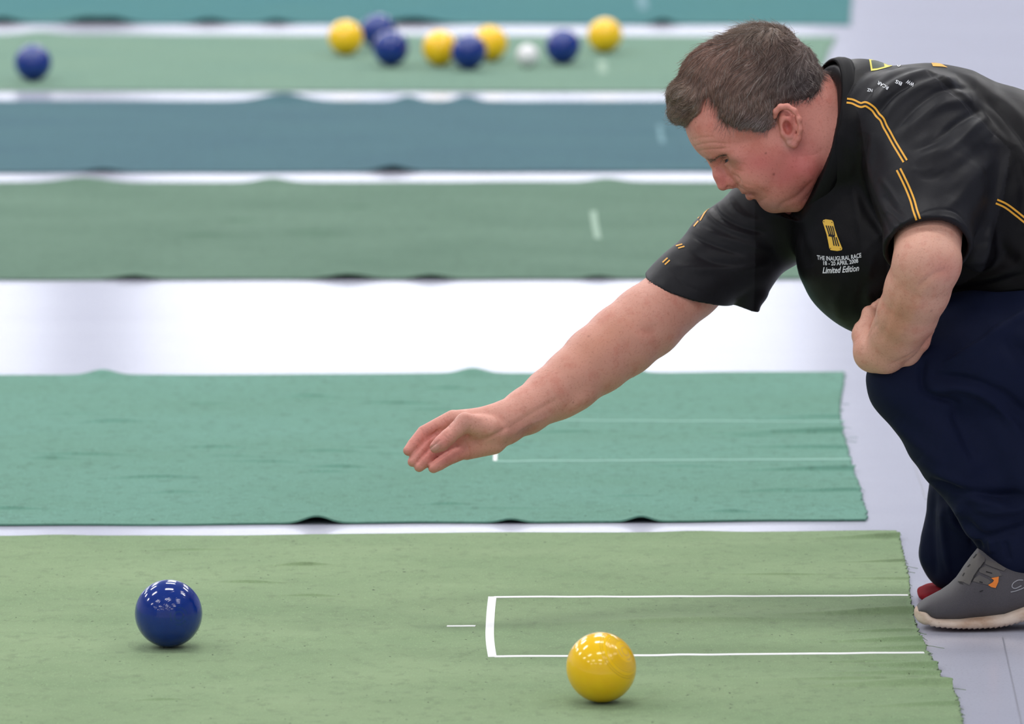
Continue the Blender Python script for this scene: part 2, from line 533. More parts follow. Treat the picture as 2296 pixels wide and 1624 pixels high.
LANES = {}
g1 = mat_carpet('carpet_sage', (134, 155, 117), (114, 138, 101))
g2 = mat_carpet('carpet_emerald', (92, 134, 116), (98, 142, 127))
g3 = mat_carpet('carpet_moss', (77, 106, 88), (93, 121, 103))
g4 = mat_carpet('carpet_slate', (56, 90, 101), (62, 98, 105))
g5 = mat_carpet('carpet_pale_green', (98, 130, 114), (106, 135, 116))
g6 = mat_carpet('carpet_turquoise', (50, 106, 111), (58, 110, 109))
r_ = np.random.default_rng(3)
# wrinkles of the nearest mat fan out from its loose end
w1 = [(2045, 1215, 0.16, 0.018, 0.005), (2020, 1262, 0.10, 0.008, .002), (2030, 1300, 0.12, 0.010, 0.002), (2050, 1385, 0.20, 0.022, 0.0055),
      (2060, 1440, 0.14, 0.012, 0.004), (2080, 1455, .1, .010, .003), (2100, 1500, 0.12, 0.014, 0.0045), (2080, 1520, 0.14, 0.010, 0.003), (2110, 1548, 0.18, 0.02, 0.006),
      (2120, 1590, 0.12, 0.012, 0.003), (1960, 1490, 0.10, 0.008, 0.002), (1940, 1535, 0.12, 0.010, 0.0025), (680, 1270, 0.05, 0.007, 0.0028), (560, 1308, 0.06, 0.006, 0.0022),
      (700, 1345, 0.05, 0.006, 0.0018), (420, 1240, 0.08, 0.01, 0.0015), (1560, 1400, 0.22, 0.03, 0.0025),
      (360, 1580, 0.04, 0.006, .0015), (1750, 1290, 0.1, 0.008, .0015), (2000, 1420, .08, .008, .002)]
w2 = [(int(r_.uniform(20, 1850)), int(r_.uniform(870, 1150)), r_.uniform(0.04, 0.12), r_.uniform(0.006, 0.014), r_.uniform(0.0010, 0.0026)) for _ in range(34)]
w2 += [(1880, 945, .2, .012, .003), (1890, 972, 0.22, 0.016, 0.005), (1850, 1006, .16, .012, .003), (1900, 1062, .2, .014, .004), (1890, 1105, .12, .01, .003)]
w3 = [(540, 497, 0.06, 0.02, 0.003), (450, 535, 0.08, 0.02, .003), (705, 530, 0.10, 0.02, .004), (790, 470, 0.06, .015, .003), (720, 535, .07, .02, .003)]
carpet_defs = [
 ('near', 'bowls_mat', ((0, 1208), (2010, 1195)), ((0, 1668), (2150, 1650)), [(2010, 1195), (2020, 1225), (2028, 1262), (2038, 1300), (2040, 1345), (2050, 1395), (2063, 1432), (2078, 1462), (2098, 1500), (2122, 1542), (2136, 1544), (2150, 1590), (2158, 1624), (2168, 1650)],
  g1, 'sage green bowls mat nearest the camera, with a blue and a yellow bowl on it', w1, [('far', 130, .05, .002), ('far', 1560, .05, .002)], 820, 230, 1, 46),
 ('two', 'bowls_mat', ((0, 846), (1893, 838)), ((0, 1181), (1942, 1170)), [(1893, 838), (1890, 870), (1884, 900), (1882, 935), (1888, 965), (1896, 995), (1908, 1040), (1918, 1070), (1930, 1100), (1934, 1130), (1944, 1150), (1942, 1170)],
  g2, 'emerald green bowls mat passing below the outstretched hand', w2, [('far', 230, .03, .010), ('far', 1060, .03, .010), ('far', 1420, .025, .006), ('near', 710, .028, .012), ('near', 1145, .022, .006), ('near', 1437, .022, .009)], 640, 220, 2, 24),
 ('three', 'bowls_mat', ((0, 412), (1850, 410)), ((0, 629), (1850, 627)), [(1850, 410), (1862, 500), (1870, 560), (1878, 627)],
  g3, 'moss green bowls mat behind the shoulder, beyond the wide white floor strip', w3, [('far', 190, .07, .012), ('far', 610, .04, .010), ('far', 1360, .04, .008), ('near', 300, .04, .008), ('near', 780, .05, .010), ('near', 965, .04, .009), ('near', 1340, .03, .006)], 220, 150, 3, 0),
 ('four', 'bowls_mat', ((0, 228), (1850, 229)), ((0, 389), (1850, 386)), [(1850, 229), (1860, 300), (1866, 386)],
  g4, 'slate blue bowls mat behind the head', [(1480, 300, .1, .06, .003)], [('far', 635, .07, .02), ('far', 915, .03, .014), ('far', 1045, .03, .014), ('near', 880, .04, .014), ('near', 230, .04, .008)], 160, 120, 4, 0),
 ('five', 'bowls_mat', ((0, 79), (1878, 84)), ((0, 205), (1850, 208)), [(1876, 84), (1862, 110), (1846, 150), (1838, 180), (1835, 208)],
  g5, 'pale green bowls mat carrying the scattered far bowls and the white jack', [], [('far', 90, .06, .008)], 160, 120, 5, 0),
 ('six', 'bowls_mat', ((0, -70), (1920, -70)), ((0, 55), (1908, 57)), [(1905, -70), (1910, 0), (1906, 57)],
  g6, 'turquoise bowls mat farthest from the camera along the top of the picture', [], [('near', 5, .05, .02), ('near', 190, .05, .02), ('near', 255, .05, .02), ('near', 470, .05, .016), ('near', 620, .04, .014), ('near', 925, .08, .02), ('near', 1485, .03, .018)], 160, 120, 6, 0)]
for key, nm, far, near, right, mt, lab, wr_, lf, ny_, nx_, sd, fr in carpet_defs:
    LANES[key] = carpet(nm, far, near, right, mt, lab, wr_, lf, ny=ny_, nxv=nx_, seed=sd, fringe=fr)
# marks on the carpets
tape = plain('white_tape', (236, 238, 236), 0.6)
faint = plain('worn_chalk', (136, 178, 164), 0.8)
faint2 = plain('worn_paint', (134, 160, 142), 0.8)
faint3 = plain('worn_blue_chalk', (92, 130, 138), 0.8)
def mark(lane, name, pts, hw, mt, **kw):
    o, hf, org = LANES[lane]
    m_ = ground_strip(name, pts, hw, mt, o, z=0.0007, hfun=hf, n=160, origin=org, **kw)
    return m_
wob = lambda a, amp: [(p[0], p[1] + random.uniform(-amp, amp)) for p in a]
def line(u0, v0, u1, v1, n=16, amp=0.5):
    return [(u0 + (u1 - u0) * i / n, v0 + (v1 - v0) * i / n + (random.uniform(-amp, amp) if 0 < i < n else 0)) for i in range(n + 1)]
mark('near', 'marking_line', line(1108, 1346, 2036, 1341), 0.0068, tape)
mark('near', 'marking_line', line(1108, 1479, 2072, 1470), 0.0068, tape)
mark('near', 'front_line', [(1104, 1345), (1101, 1370), (1099, 1400), (1098, 1430), (1100, 1455), (1104, 1480)], 0.0062, tape)
mark('near', 'centre_dash', line(1002, 1411, 1066, 1411, 6, .2), 0.005, tape)
mark('two', 'marking_line', line(1110, 948, 1893, 951), 0.0055, faint)
mark('two', 'marking_line', line(1110, 1039, 1908, 1036), 0.0065, faint)
mark('two', 'front_line', [(1106, 950), (1108, 980), (1111, 1010), (1110, 1038)], 0.0032, tape)
mark('three', 'worn_mark', [(1330, 478), (1334, 508), (1341, 540)], 0.007, faint2)
mark('four', 'worn_mark', [(1478, 285), (1481, 305), (1486, 325)], 0.006, faint3)
mark('five', 'worn_mark', [(1350, 140), (1350, 152), (1352, 166)], 0.012, faint2)
mark('six', 'worn_mark', [(1438, -10), (1440, 8), (1443, 24)], 0.014, faint3)

# ------------------------------------------------------------------ bowls
BD = 0.098
def mat_bowl(name, rgb, dark, rough=0.09):
    m, nt, b = new_mat(name)
    f = noise(nt, 40, 3, 0.5)
    c = mix(nt, lin(rgb), lin(dark), ramp_fac(nt, f, 0.3, 0.8))
    nt.links.new(c, b.inputs['Base Color'])
    setp(b, rough=rough, spec=0.5, coat=0.25, coatr=0.05)
    return m
ylw = mat_bowl('yellow_bowl_resin', (255, 206, 10), (252, 196, 6), 0.12)
blu = mat_bowl('blue_bowl_resin', (5, 48, 136), (3, 38, 120), 0.10)
wht = mat_bowl('white_jack_resin', (236, 234, 236), (228, 226, 230), 0.2)
emb_y = plain('emblem_pinkish', (214, 176, 120), 0.5)
ring_y = plain('ring_ochre', (176, 132, 16), 0.4)
emb_b = plain('emblem_teal', (18, 66, 108), 0.4)
def lathe(prof, n=96):
    V = []; F = []
    for r, z in prof:
        for i in range(n):
            a = 2 * math.pi * i / n
            V.append((r * math.cos(a), r * math.sin(a), z))
    for j in range(len(prof) - 1):
        for i in range(n):
            i2 = (i + 1) % n
            F.append([j * n + i, j * n + i2, (j + 1) * n + i2, (j + 1) * n + i][::-1])
    F.append(list(range(n))[::1]); F.append([(len(prof) - 1) * n + i for i in range(n)][::-1])
    return np.array(V), F
def bowl_profile(R, grooves, detail=True):
    n = 360 if detail else 64
    pr = []
    for i in range(n + 1):
        th = math.pi * i / n
        th = min(max(th, 0.012), math.pi - 0.012)
        dg = math.degrees(th); dg2 = min(dg, 180 - dg)
        r = R * (1 - 0.035 * math.cos(th) ** 4)          # bowls are a little flattened at the discs
        for g, w, dp in grooves:
            r -= dp * math.exp(-((dg2 - g) / w) ** 2)
        pr.append((r * math.sin(th), r * math.cos(th)))
    return pr
GRV = [(46.5, .5, .00022), (43.0, .5, .00022), (36, .45, .0002), (32.5, .45, .0002), (29.3, .45, .0002), (26.3, .45, .0002), (23.5, .45, .0002), (21, .45, .0002)]
def place_rot(axis):
    return Vector(axis).to_track_quat('Z', 'Y').to_euler()
def img_axis(ax, ay, az):
    """axis given as screen right, screen up, towards camera"""
    v = RIGHT * ax + UP * ay - FWD * az
    return v / np.linalg.norm(v)
def ring_mesh(R, th0, th1, a0=0, a1=360, n=64, lift=0.00012):
    V = []; F = []
    for i in range(n + 1):
        a = math.radians(a0 + (a1 - a0) * i / n)
        for th in (th0, th1):
            t = math.radians(th); r = R * (1 - 0.035 * math.cos(t) ** 4) + lift
            V.append((r * math.sin(t) * math.cos(a), r * math.sin(t) * math.sin(a), r * math.cos(t)))
        if i: F.append([2 * i - 2, 2 * i - 1, 2 * i + 1, 2 * i])
    return V, F
def bowl(cx, cy, mat, emb, label, axis, group, lane, D=BD, detail=True, name='bowl'):
    o_, hf, _ = LANES[lane]
    R = D / 2
    P = ground(cx, cy, R + 0.004)
    V, F = lathe(bowl_profile(R, [(g, w_, d_ * (.35 if mat is blu else 1)) for g, w_, d_ in GRV] if detail else GRV[:2], detail), 128 if detail else 48)
    rest = -float((V @ np.array(place_rot(axis).to_matrix()).T)[:, 2].min())
    pts_ = [float(hf(np.array(P[0] + a), np.array(P[1] + b_))) - (a * a + b_ * b_) / (2 * R) for a in (-.02, -.01, 0, .01, .02) for b_ in (-.02, -.01, 0, .01, .02)]
    zc = max(pts_) + rest + 0.0003
    P = ground(cx, cy, zc)
    o = obj(name, V, F, mat)
    o.location = P; o.rotation_euler = place_rot(axis)
    tag(o, label, 'bowl' if name == 'bowl' else 'jack ball', group)
    if name == 'jack': return o
    VV = []; FF = []
    def addr(v, f):
        k = len(VV); VV.extend(v); FF.extend([[i + k for i in q] for q in f])
    addr(*ring_mesh(R, 7.2, 7.8)); addr(*ring_mesh(R, 8.6, 9.0))
    if detail:
        for blk, (s0, s1) in enumerate(((10, 95), (150, 215), (250, 330))):
            a = s0; kk = 0
            while a < s1:
                kk += 1
                addr(*ring_mesh(R, 13.5 + (kk % 2) * 0.6, 17.0 - ((kk * 7) % 3) * 0.9, a, a + 2.2, 3)); a += 3.6
                addr(*ring_mesh(R, 14.9, 15.6, a - 2.0, a, 3)); a += 2.6
    obj('engraved_emblem', VV, FF, emb, o)
    if detail and mat is ylw:
        VV = []; FF = []
        for g, w_, d_ in GRV: addr(*ring_mesh(R, g - .22, g + .22, n=160, lift=-0.00003))
        obj('engraved_ring', VV, FF, ring_y, o)
    return o
bowl(378, 1376, blu, emb_b, 'blue bowl on the near sage green mat, left of the yellow bowl', img_axis(.355, -.05, .93), None, 'near')
bowl(1348, 1497, ylw, emb_y, 'yellow bowl at the front beside the white delivery box', img_axis(.696, .494, .52), None, 'near')
GR = 'played bowls at the far head'
for cx, cy, c, lab in ((775, 84, 'y', 'blurred yellow bowl at the left end of the far cluster beside two blue bowls'),
                       (848, 70, 'b', 'blurred blue bowl half hidden behind another blue one beside a yellow bowl'),
                       (876, 108, 'b', 'blurred blue bowl in front of the half hidden blue bowl in the far cluster'),
                       (986, 108, 'y', 'blurred yellow bowl just left of the middle blue bowl of the far row'),
                       (1051, 116, 'b', 'blurred dark blue bowl squeezed between two yellow bowls in the far row'),
                       (1099, 97, 'y', 'blurred yellow bowl partly behind the middle blue bowl, left of the white jack'),
                       (1262, 104, 'b', 'blurred blue bowl standing alone just right of the white jack'),
                       (1356, 79, 'y', 'blurred yellow bowl at the right end of the far row'),
                       (74, 141, 'b', 'blurred blue bowl alone at the far left of the pale green mat')):
    ax = img_axis(random.uniform(-1, 1), random.uniform(-.4, .6), random.uniform(-.2, .6))
    bowl(cx, cy, ylw if c == 'y' else blu, emb_y if c == 'y' else emb_b, lab, ax, GR, 'five', detail=False)
bowl(1183, 125, wht, None, 'small white jack ball between the far yellow and blue bowls', img_axis(0, 0, 1), None, 'five', D=0.061, detail=False, name='jack')

# ================================================================== PERSON
HW = 150                                   # depth (px) of the head's mid-plane
def both(w): return (HW - w, HW + w)
B = Field()
# head --------------------------------------------------------------
B.ell((1686, 216, HW), (156, 138, 112), -28, k=10)
B.ell((1606, 292, HW), (64, 78, 84), -28, k=26)
B.ell((1689, 372, HW), (58, 104, 78), -45, k=24)
B.ell((1740, 340, HW), (90, 90, 96), 0, k=24)
for w in both(1):
    s_ = -1 if w < HW else 1
    q = lambda d: HW + s_ * d
    B.ell((1700, 380, q(52)), (44, 50, 30), 30, k=22)
    B.ell((1663, 352, q(62)), (30, 20, 20), -30, k=16)
    B.cone((1802, 380, q(68)), 38, (1742, 438, q(22)), 35, k=24)
    B.chain([((1601, 360, q(6)), 11), ((1612, 348, q(34)), 12), ((1640, 334, q(64)), 10)], k=12)
B.ell((1734, 449, HW), (31, 27, 36), 0, k=14)
B.ell((1782, 436, HW), (44, 40, 54), 0, k=20)
B.cone((1790, 315, HW), 96, (1905, 352, HW + 16), 104, k=26)
B.cone((1800, 230, HW), 84, (1905, 300, HW + 16), 96, k=26)
B.ell((1800, 395, HW), (46, 60, 80), 0, k=20)
# nose
B.chain([((1603, 371, HW), 9), ((1612, 392, HW), 12), ((1620.5, 415, HW), 13.0)], k=10)
B.cone((1624, 396, HW), 15, (1640, 409, HW), 15, k=10)
for w in both(13): B.ell((1640, 406, w), (14, 12.5, 9), 30, k=3)
# muzzle and lips
B.ell((1676, 420, HW), (17, 16, 28), 0, k=12)
B.chain([((1669.5, 431, HW), 6), ((1680, 429, HW - 16), 5.5), ((1696, 425, HW - 27), 4)], k=5)
B.chain([((1669.5, 431, HW), 6), ((1680, 429, HW + 16), 5.5), ((1696, 425, HW + 27), 4)], k=5)
B.chain([((1681, 441, HW), 7.5), ((1688, 438, HW - 15), 7), ((1699, 431, HW - 26), 4)], k=6)
B.chain([((1681, 441, HW), 7.5), ((1688, 438, HW + 15), 7), ((1699, 431, HW + 26), 4)], k=6)
for s_ in (-1, 1):
    B.chain([((1667, 437, HW), 2.0), ((1676, 435, HW + s_ * 17), 2.2), ((1697, 428, HW + s_ * 34), 2.2), ((1708, 429, HW + s_ * 44), 1.6)], k=4, op='s')
    B.ell((1633, 420, HW + s_ * 8), (7, 4, 4), -25, k=3, op='s')
    # eyes
    B.ell((1618, 366, HW + s_ * 42), (21, 15, 24), -40, k=14, op='s')
    B.ell((1640, 360, HW + s_ * 37), (19, 18.5, 18), 0, k=5)
    B.ell((1652, 374, HW + s_ * 46), (16, 9, 12), -35, k=8)
    B.ell((1622, 364, HW + s_ * 48), (15, 3.2, 18), -28, k=2, op='s')
    # ear
    e = HW + s_ * 1
    W_ = lambda d: HW + s_ * d
    B.ell((1768, 285, W_(104)), (20, 42, 15), -14, k=10)
    B.chain([((1737, 262, W_(108)), 5.5), ((1739, 250, W_(116)), 6.5), ((1750, 240, W_(122)), 7), ((1765, 239, W_(127)), 7), ((1781, 249, W_(131)), 7),
             ((1791, 268, W_(132)), 7), ((1794, 290, W_(128)), 7), ((1790, 310, W_(120)), 7.5), ((1781, 324, W_(113)), 8.5), ((1771, 322, W_(108)), 7)], k=5)
    B.chain([((1780, 262, W_(116)), 6), ((1783, 285, W_(118)), 5.5), ((1775, 306, W_(114)), 6), ((1765, 308, W_(110)), 5)], k=4)
    B.chain([((1753, 268, W_(104)), 4), ((1766, 270, W_(108)), 4)], k=4)
    B.ell((1765, 286, W_(122)), (10.5, 17, 23), -12, k=4, op='s')
    B.chain([((1768, 250, W_(131)), 3), ((1783, 262, W_(132)), 3), ((1788, 285, W_(130)), 3), ((1784, 306, W_(124)), 2.5)], k=4, op='s')
    B.ell((1764, 256, W_(129)), (15, 8, 20), 14, k=4, op='s')
    B.ell((1755, 299, W_(106)), (6, 9, 9), -15, k=4)
# trunk and legs (under the clothes) ---------------------------------
B.cone((1900, 330, HW + 16), 100, (2010, 370, 180), 120, k=30)
B.cone((2010, 370, 180), 130, (2330, 580, 190), 150, k=30)
B.cone((1960, 350, 170), 100, (2070, 320, 30), 75, k=30)
B.cone((1930, 380, 190), 100, (1720, 480, 320), 72, k=30)
B.cone((2330, 620, 190), 150, (2200, 810, 60), 100, k=20); B.cone((2200, 810, 60), 100, (2035, 862, 5), 62, k=20)
B.chain([((2035, 862, 5), 62), ((2150, 1028, 20), 55), ((2270, 1220, 30), 40), ((2290, 1300, 20), 28), ((2140, 1362, 10), 18)], k=16)
B.cone((2330, 640, 240), 140, (2200, 1000, 380), 90, k=20)
B.chain([((2200, 1000, 380), 90), ((2152, 1236, 400), 66), ((2540, 1262, 430), 48)], k=16)
# outstretched arm ----------------------------------------------------
B.chain([((1700, 500, 325), 74), ((1640, 560, 315), 74), ((1545, 642, 255), 75), ((1450, 722, 190), 81), ((1395, 765, 160), 80), ((1338, 808, 132), 75), ((1285, 850, 105), 66),
         ((1235, 885, 80), 58), ((1180, 922, 45), 50)], k=16)
B.cone((1180, 922, 45), 50, (1128, 950, 12), 45, k=14, ws=.8)
B.cone((1128, 950, 12), 46, (1085, 963, 0), 44, k=14, ws=.66)
B.ell((1290, 900, 85), (46, 22, 40), -35, k=20)
# hand
for a, ra, b, rb in (((1100, 942, 10), 30, (1016, 941, 18), 21), ((1100, 960, 10), 30, (1012, 966, 20), 19),
                     ((1100, 978, 6), 28, (1026, 990, 16), 19), ((1105, 992, 2), 28, (1046, 1012, 10), 20)):
    B.cone(a, ra, b, rb, k=12)
B.ell((1095, 966, -18), (46, 26, 22), 10, k=12)
FG = [  # index, middle, ring, little
 [((1016, 939, 18), 20), ((950, 970, 6), 15.5), ((927, 997, -10), 14), ((915, 1011, -20), 11.5)],
 [((1010, 966, 20), 18), ((956, 995, 2), 15), ((934, 1022, -14), 14), ((925, 1036, -22), 11.5)],
 [((1024, 990, 16), 18), ((968, 1018, -4), 15.5), ((950, 1037, -18), 14.5), ((940, 1047, -24), 12)],
 [((1044, 1010, 10), 18), ((1004, 1029, -8), 15.5), ((985, 1041, -20), 14.5), ((972, 1049, -27), 12.5)]]
for f in FG: B.chain(f, k=1.0)
B.chain([((1098, 960, -22), 27), ((1042, 948, -34), 21), ((1004, 981, -48), 17), ((990, 994, -52), 17), ((977, 1003, -54), 14)], k=7)
# arm on the knee ----------------------------------------------------
B.chain([((2075, 330, 20), 80), ((2085, 440, -80), 80), ((2078, 592, -238), 73), ((2057, 650, -196), 71), ((2034, 706, -150), 66), ((2012, 748, -110), 58), ((1985, 788, -75), 48)], k=14)
B.ell((2112, 588, -240), (34, 40, 50), 10, k=22)
B.cone((1985, 788, -75), 46, (1958, 792, -50), 44, k=16)
B.cone((1960, 785, -50), 43, (1942, 752, -20), 33, k=14)
B.cone((1944, 752, -20), 30, (1934, 738, 0), 20, k=8); B.cone((1950, 730, -20), 26, (1950, 703, 0), 18, k=8)
B.chain([((1932, 742, 0), 19), ((1950, 765, 35), 16), ((1985, 770, 40), 15)], k=3)
B.chain([((1950, 705, 0), 18), ((1975, 722, 35), 16), ((2005, 735, 30), 15)], k=3)
B.chain([((1966, 690, 5), 15), ((1990, 700, 30), 14), ((2020, 715, 20), 13)], k=3)
B.chain([((1975, 680, 5), 12), ((2000, 690, 24), 12), ((2025, 700, 20), 11)], k=3)
B.chain([((1985, 797, -50), 38), ((2030, 788, -66), 35), ((2060, 764, -90), 26), ((2082, 739, -100), 14)], k=5)

V, Q = B.mesh(2.6, (890, 60, -340), (2680, 1400, 560), smooth=2)
HEADBOX = 1870
def creases(V, Q):
    L = [([(1640, 388), (1654, 394), (1662, 405), (1654, 416)], 3.2, -3.2), ([(1596, 356), (1612, 350), (1640, 345)], 3, -1.5), ([(1545, 330), (1570, 322), (1600, 318), (1640, 322)], 2.6, -1.5), ([(1556, 341), (1580, 334), (1610, 332), (1640, 330)], 2.4, -1.6),
         ([(1545, 312), (1575, 306), (1605, 305)], 2.6, -1.0),
         ([(1646, 404), (1656, 416), (1672, 422), (1690, 424), (1708, 430)], 3.5, -1.2), ([(1664, 408), (1690, 416), (1712, 426), (1722, 440)], 4.0, -1.2),
         ([(1640, 366), (1656, 380), (1675, 385)], 3, -1.0), ([(1655, 352), (1680, 345)], 2.5, -1.0), ([(1655, 357), (1682, 357)], 2.5, -1.0), ([(1653, 362), (1678, 369)], 2.5, -0.9),
         ([(1702, 452), (1715, 446), (1724, 440)], 4, -2.0), ([(1748, 470), (1758, 455), (1790, 440), (1830, 400)], 5, -3.0),
         ([(1800, 455), (1830, 420), (1848, 380)], 4, -1.6), ([(1790, 350), (1830, 345), (1850, 330)], 4, -1.0),
         # hand creases and knuckles
         ([(1040, 985), (1050, 1005), (1054, 1030)], 2.0, -2.0), ([(1000, 945), (1008, 960), (1004, 975)], 2.4, -2.0), ([(1018, 940), (1012, 960)], 2.2, -1.6),
         ([(942, 958), (952, 980)], 2, -1.6), ([(975, 950), (982, 975)], 2, -1.5), ([(935, 988), (948, 1000)], 2, -0.9), ([(946, 1010), (962, 1022)], 2, -1),
         ([(994, 974), (1010, 986)], 1.8, -1.0), ([(998, 968), (1014, 981)], 1.8, -1.0), ([(1047, 968), (1062, 950)], 2, -1.2), ([(1040, 983), (1058, 962)], 2, -1.4),
         ([(1045, 990), (1080, 986), (1120, 970), (1140, 955)], 5, -3.0), ([(1140, 985), (1170, 960), (1240, 930)], 5, 1.4), ([(1135, 965), (1180, 935), (1260, 890)], 6, -1.6),
         ([(1000, 1028), (1012, 1046)], 2, -1.2), ([(1016, 1016), (1030, 1038)], 2, -1.2),
         ([(1390, 690), (1440, 740), (1480, 740)], 12, -3), ([(1030, 925), (1060, 935), (1085, 940)], 7, 2.5),
         ([(990, 958), (962, 982), (940, 1006), (925, 1025)], 2.2, -2.6), ([(990, 985), (957, 1012), (938, 1034), (931, 1044)], 2.2, -2.6), ([(1012, 1010), (985, 1028), (964, 1044), (956, 1055)], 2.2, -2.6),
         # forearm on the knee
         ([(2040, 650), (2075, 620), (2110, 610)], 8, -3.5), ([(2000, 640), (1985, 700), (1965, 770)], 8, -2.5), ([(2060, 640), (2030, 720), (1990, 770)], 9, 1.6),
         ([(1930, 770), (1945, 745), (1960, 725)], 4, -2.4), ([(1928, 790), (1938, 765)], 3, -1.0), ([(1985, 820), (2030, 800), (2070, 770), (2092, 738)], 4, -3.0)]
    return folds(V, Q, L)
V, N = creases(V, Q)
N = normals(V, Q)
U_, V_, W_ = V[:, 0], V[:, 1], V[:, 2]
sk = np.tile(np.array(lin((208, 150, 128))), (len(V), 1))
def tint(c, rgb, am, cu, cv, ru, rv=None, wmin=-999, wmax=999, ang=0):
    rv = rv or ru; a = math.radians(ang)
    x = U_ - cu; y = V_ - cv
    x, y = x * math.cos(a) + y * math.sin(a), -x * math.sin(a) + y * math.cos(a)
    g = am * np.exp(-((x / ru) ** 2 + (y / rv) ** 2)) * ((W_ > wmin) & (W_ < wmax))
    return c * (1 - g[:, None]) + np.array(lin(rgb)) * g[:, None]
head = (U_ > 1480) & (U_ < 1900) & (V_ < 500) & (W_ < 320)
sk[head] = lin((218, 146, 130))
armR = (U_ < 1700) & (V_ > 560)
sk[armR] = lin((214, 154, 136))
armL = (U_ > 1880) & (V_ > 470) & (W_ < 90)
sk[armL] = lin((218, 164, 142))
for a in (((184, 76, 80), .6, 1790, 370, 50, 60), ((190, 86, 84), .6, 1705, 360, 45, 30), ((176, 84, 84), .5, 1760, 400, 30, 24), ((186, 84, 82), .6, 1622, 402, 22, 20), ((168, 78, 76), .5, 1830, 400, 30, 50),
          ((170, 96, 90), .5, 1800, 440, 50, 25), ((150, 84, 80), .6, 1690, 432, 16, 7), ((128, 92, 66), .75, 1644, 359, 20, 11, -999, 999, 15), ((172, 118, 102), .5, 1720, 455, 40, 22),  # olive-brown patch beside the eye
          ((216, 160, 140), .6, 1560, 320, 30, 24), ((206, 160, 148), .6, 1768, 318, 12, 16), ((176, 70, 70), .6, 1772, 280, 12, 28, -999, 52), ((164, 122, 116), .5, 1735, 462, 34, 14), ((150, 84, 86), .4, 1810, 430, 18, 34, -999, 999, -50),  # dark red in the ear's hollow paints in its shade
          ((196, 118, 96), .4, 1690, 330, 40, 22)):
    sk = tint(sk, a[0], a[1], *a[2:])
# stubble on the jaw
r3 = rng.random(len(V))
stub = head & (V_ > 418 + (U_ - 1650) * -0.02) & (U_ > 1650)
sk[stub] *= (0.90 + 0.1 * r3[stub])[:, None]
for a in (((206, 112, 108), .6, 960, 1000, 60, 60), ((206, 116, 108), .5, 1030, 1020, 50, 26), ((206, 150, 136), .6, 1030, 945, 24, 16), ((208, 158, 144), .5, 980, 1000, 16, 12),
          ((170, 110, 98), .35, 1160, 965, 40, 24), ((160, 120, 118), .35, 1180, 960, 50, 8, -999, 999, -35), ((196, 132, 100), .5, 1350, 760, 120, 40, -999, 999, -38),
          ((214, 158, 138), .4, 1470, 660, 60, 40)):
    if armR.any(): sk = tint(sk, a[0], a[1], *a[2:])
for a in (((214, 164, 144), .6, 2080, 530, 60, 50, -400, 90), ((206, 130, 116), .55, 2100, 610, 36, 26, -400, 90), ((178, 116, 78), .5, 2000, 720, 30, 70, -400, 90, 20),
          ((186, 118, 104), .5, 2075, 770, 30, 30, -400, 90), ((206, 152, 134), .4, 1940, 770, 40, 50, -400, 90)):
    sk = tint(sk, a[0], a[1], *a[2:])
for _ in range(90):                       # freckles and age spots
    k = int(rng.integers(0, len(V)))
    if (head[k] and W_[k] < HW) or armR[k] or armL[k]:
        d = np.sqrt(((V - V[k]) ** 2).sum(1)); g = np.exp(-(d / rng.uniform(2, 4)) ** 2) * rng.uniform(.2, .6)
        sk = sk * (1 - g[:, None]) + np.array(lin((140, 82, 66))) * g[:, None]
for fu, fv, fr in ((1737, 389, 2.6), (1719, 342, 2.2), (1459, 632, 2.4)):
    d = np.hypot(U_ - fu, V_ - fv); g = np.exp(-(d / fr) ** 2) * .8
    sk = sk * (1 - g[:, None]) + np.array(lin((110, 50, 44))) * g[:, None]

m_skin, nt, b = new_mat('skin')
at = nd(nt, 'ShaderNodeAttribute', attribute_name='tint')
f1 = noise(nt, 45, 4, 0.6); f2 = noise(nt, 320, 3, 0.6); f3 = noise(nt, 900, 2, .5)
c = mix(nt, at.outputs['Color'], mix(nt, at.outputs['Color'], (0.84, 0.58, 0.54), 1.0, 'MULTIPLY'), ramp_fac(nt, f1, 0.5, 0.9))
c = mix(nt, c, mix(nt, c, (0.62, 0.46, 0.42), 1.0, 'MULTIPLY'), ramp_fac(nt, f2, 0.55, 0.95))
nt.links.new(c, b.inputs['Base Color'])
setp(b, rough=0.48, spec=0.4, sss=0.12)
b.inputs['Subsurface Radius'].default_value = (1.0, 0.35, 0.2)
b.inputs['Subsurface Scale'].default_value = 0.006
n1 = bump(nt, b, f2, 0.45, 0.0010); bump(nt, b, f3, 0.35, 0.0005, n1)

ORG = W([[2150, 1410, 150]])[0]; ORG[2] = 0.0
def pobj(name, V, F, mat, parent=None, **kw):
    return obj(name, W(V), F, mat, parent, origin=ORG, **kw)
person = pobj('person', V, Q, m_skin, col=sk)
tag(person, 'person in a black shirt and navy trousers kneeling on one knee, right arm stretched out', 'person')

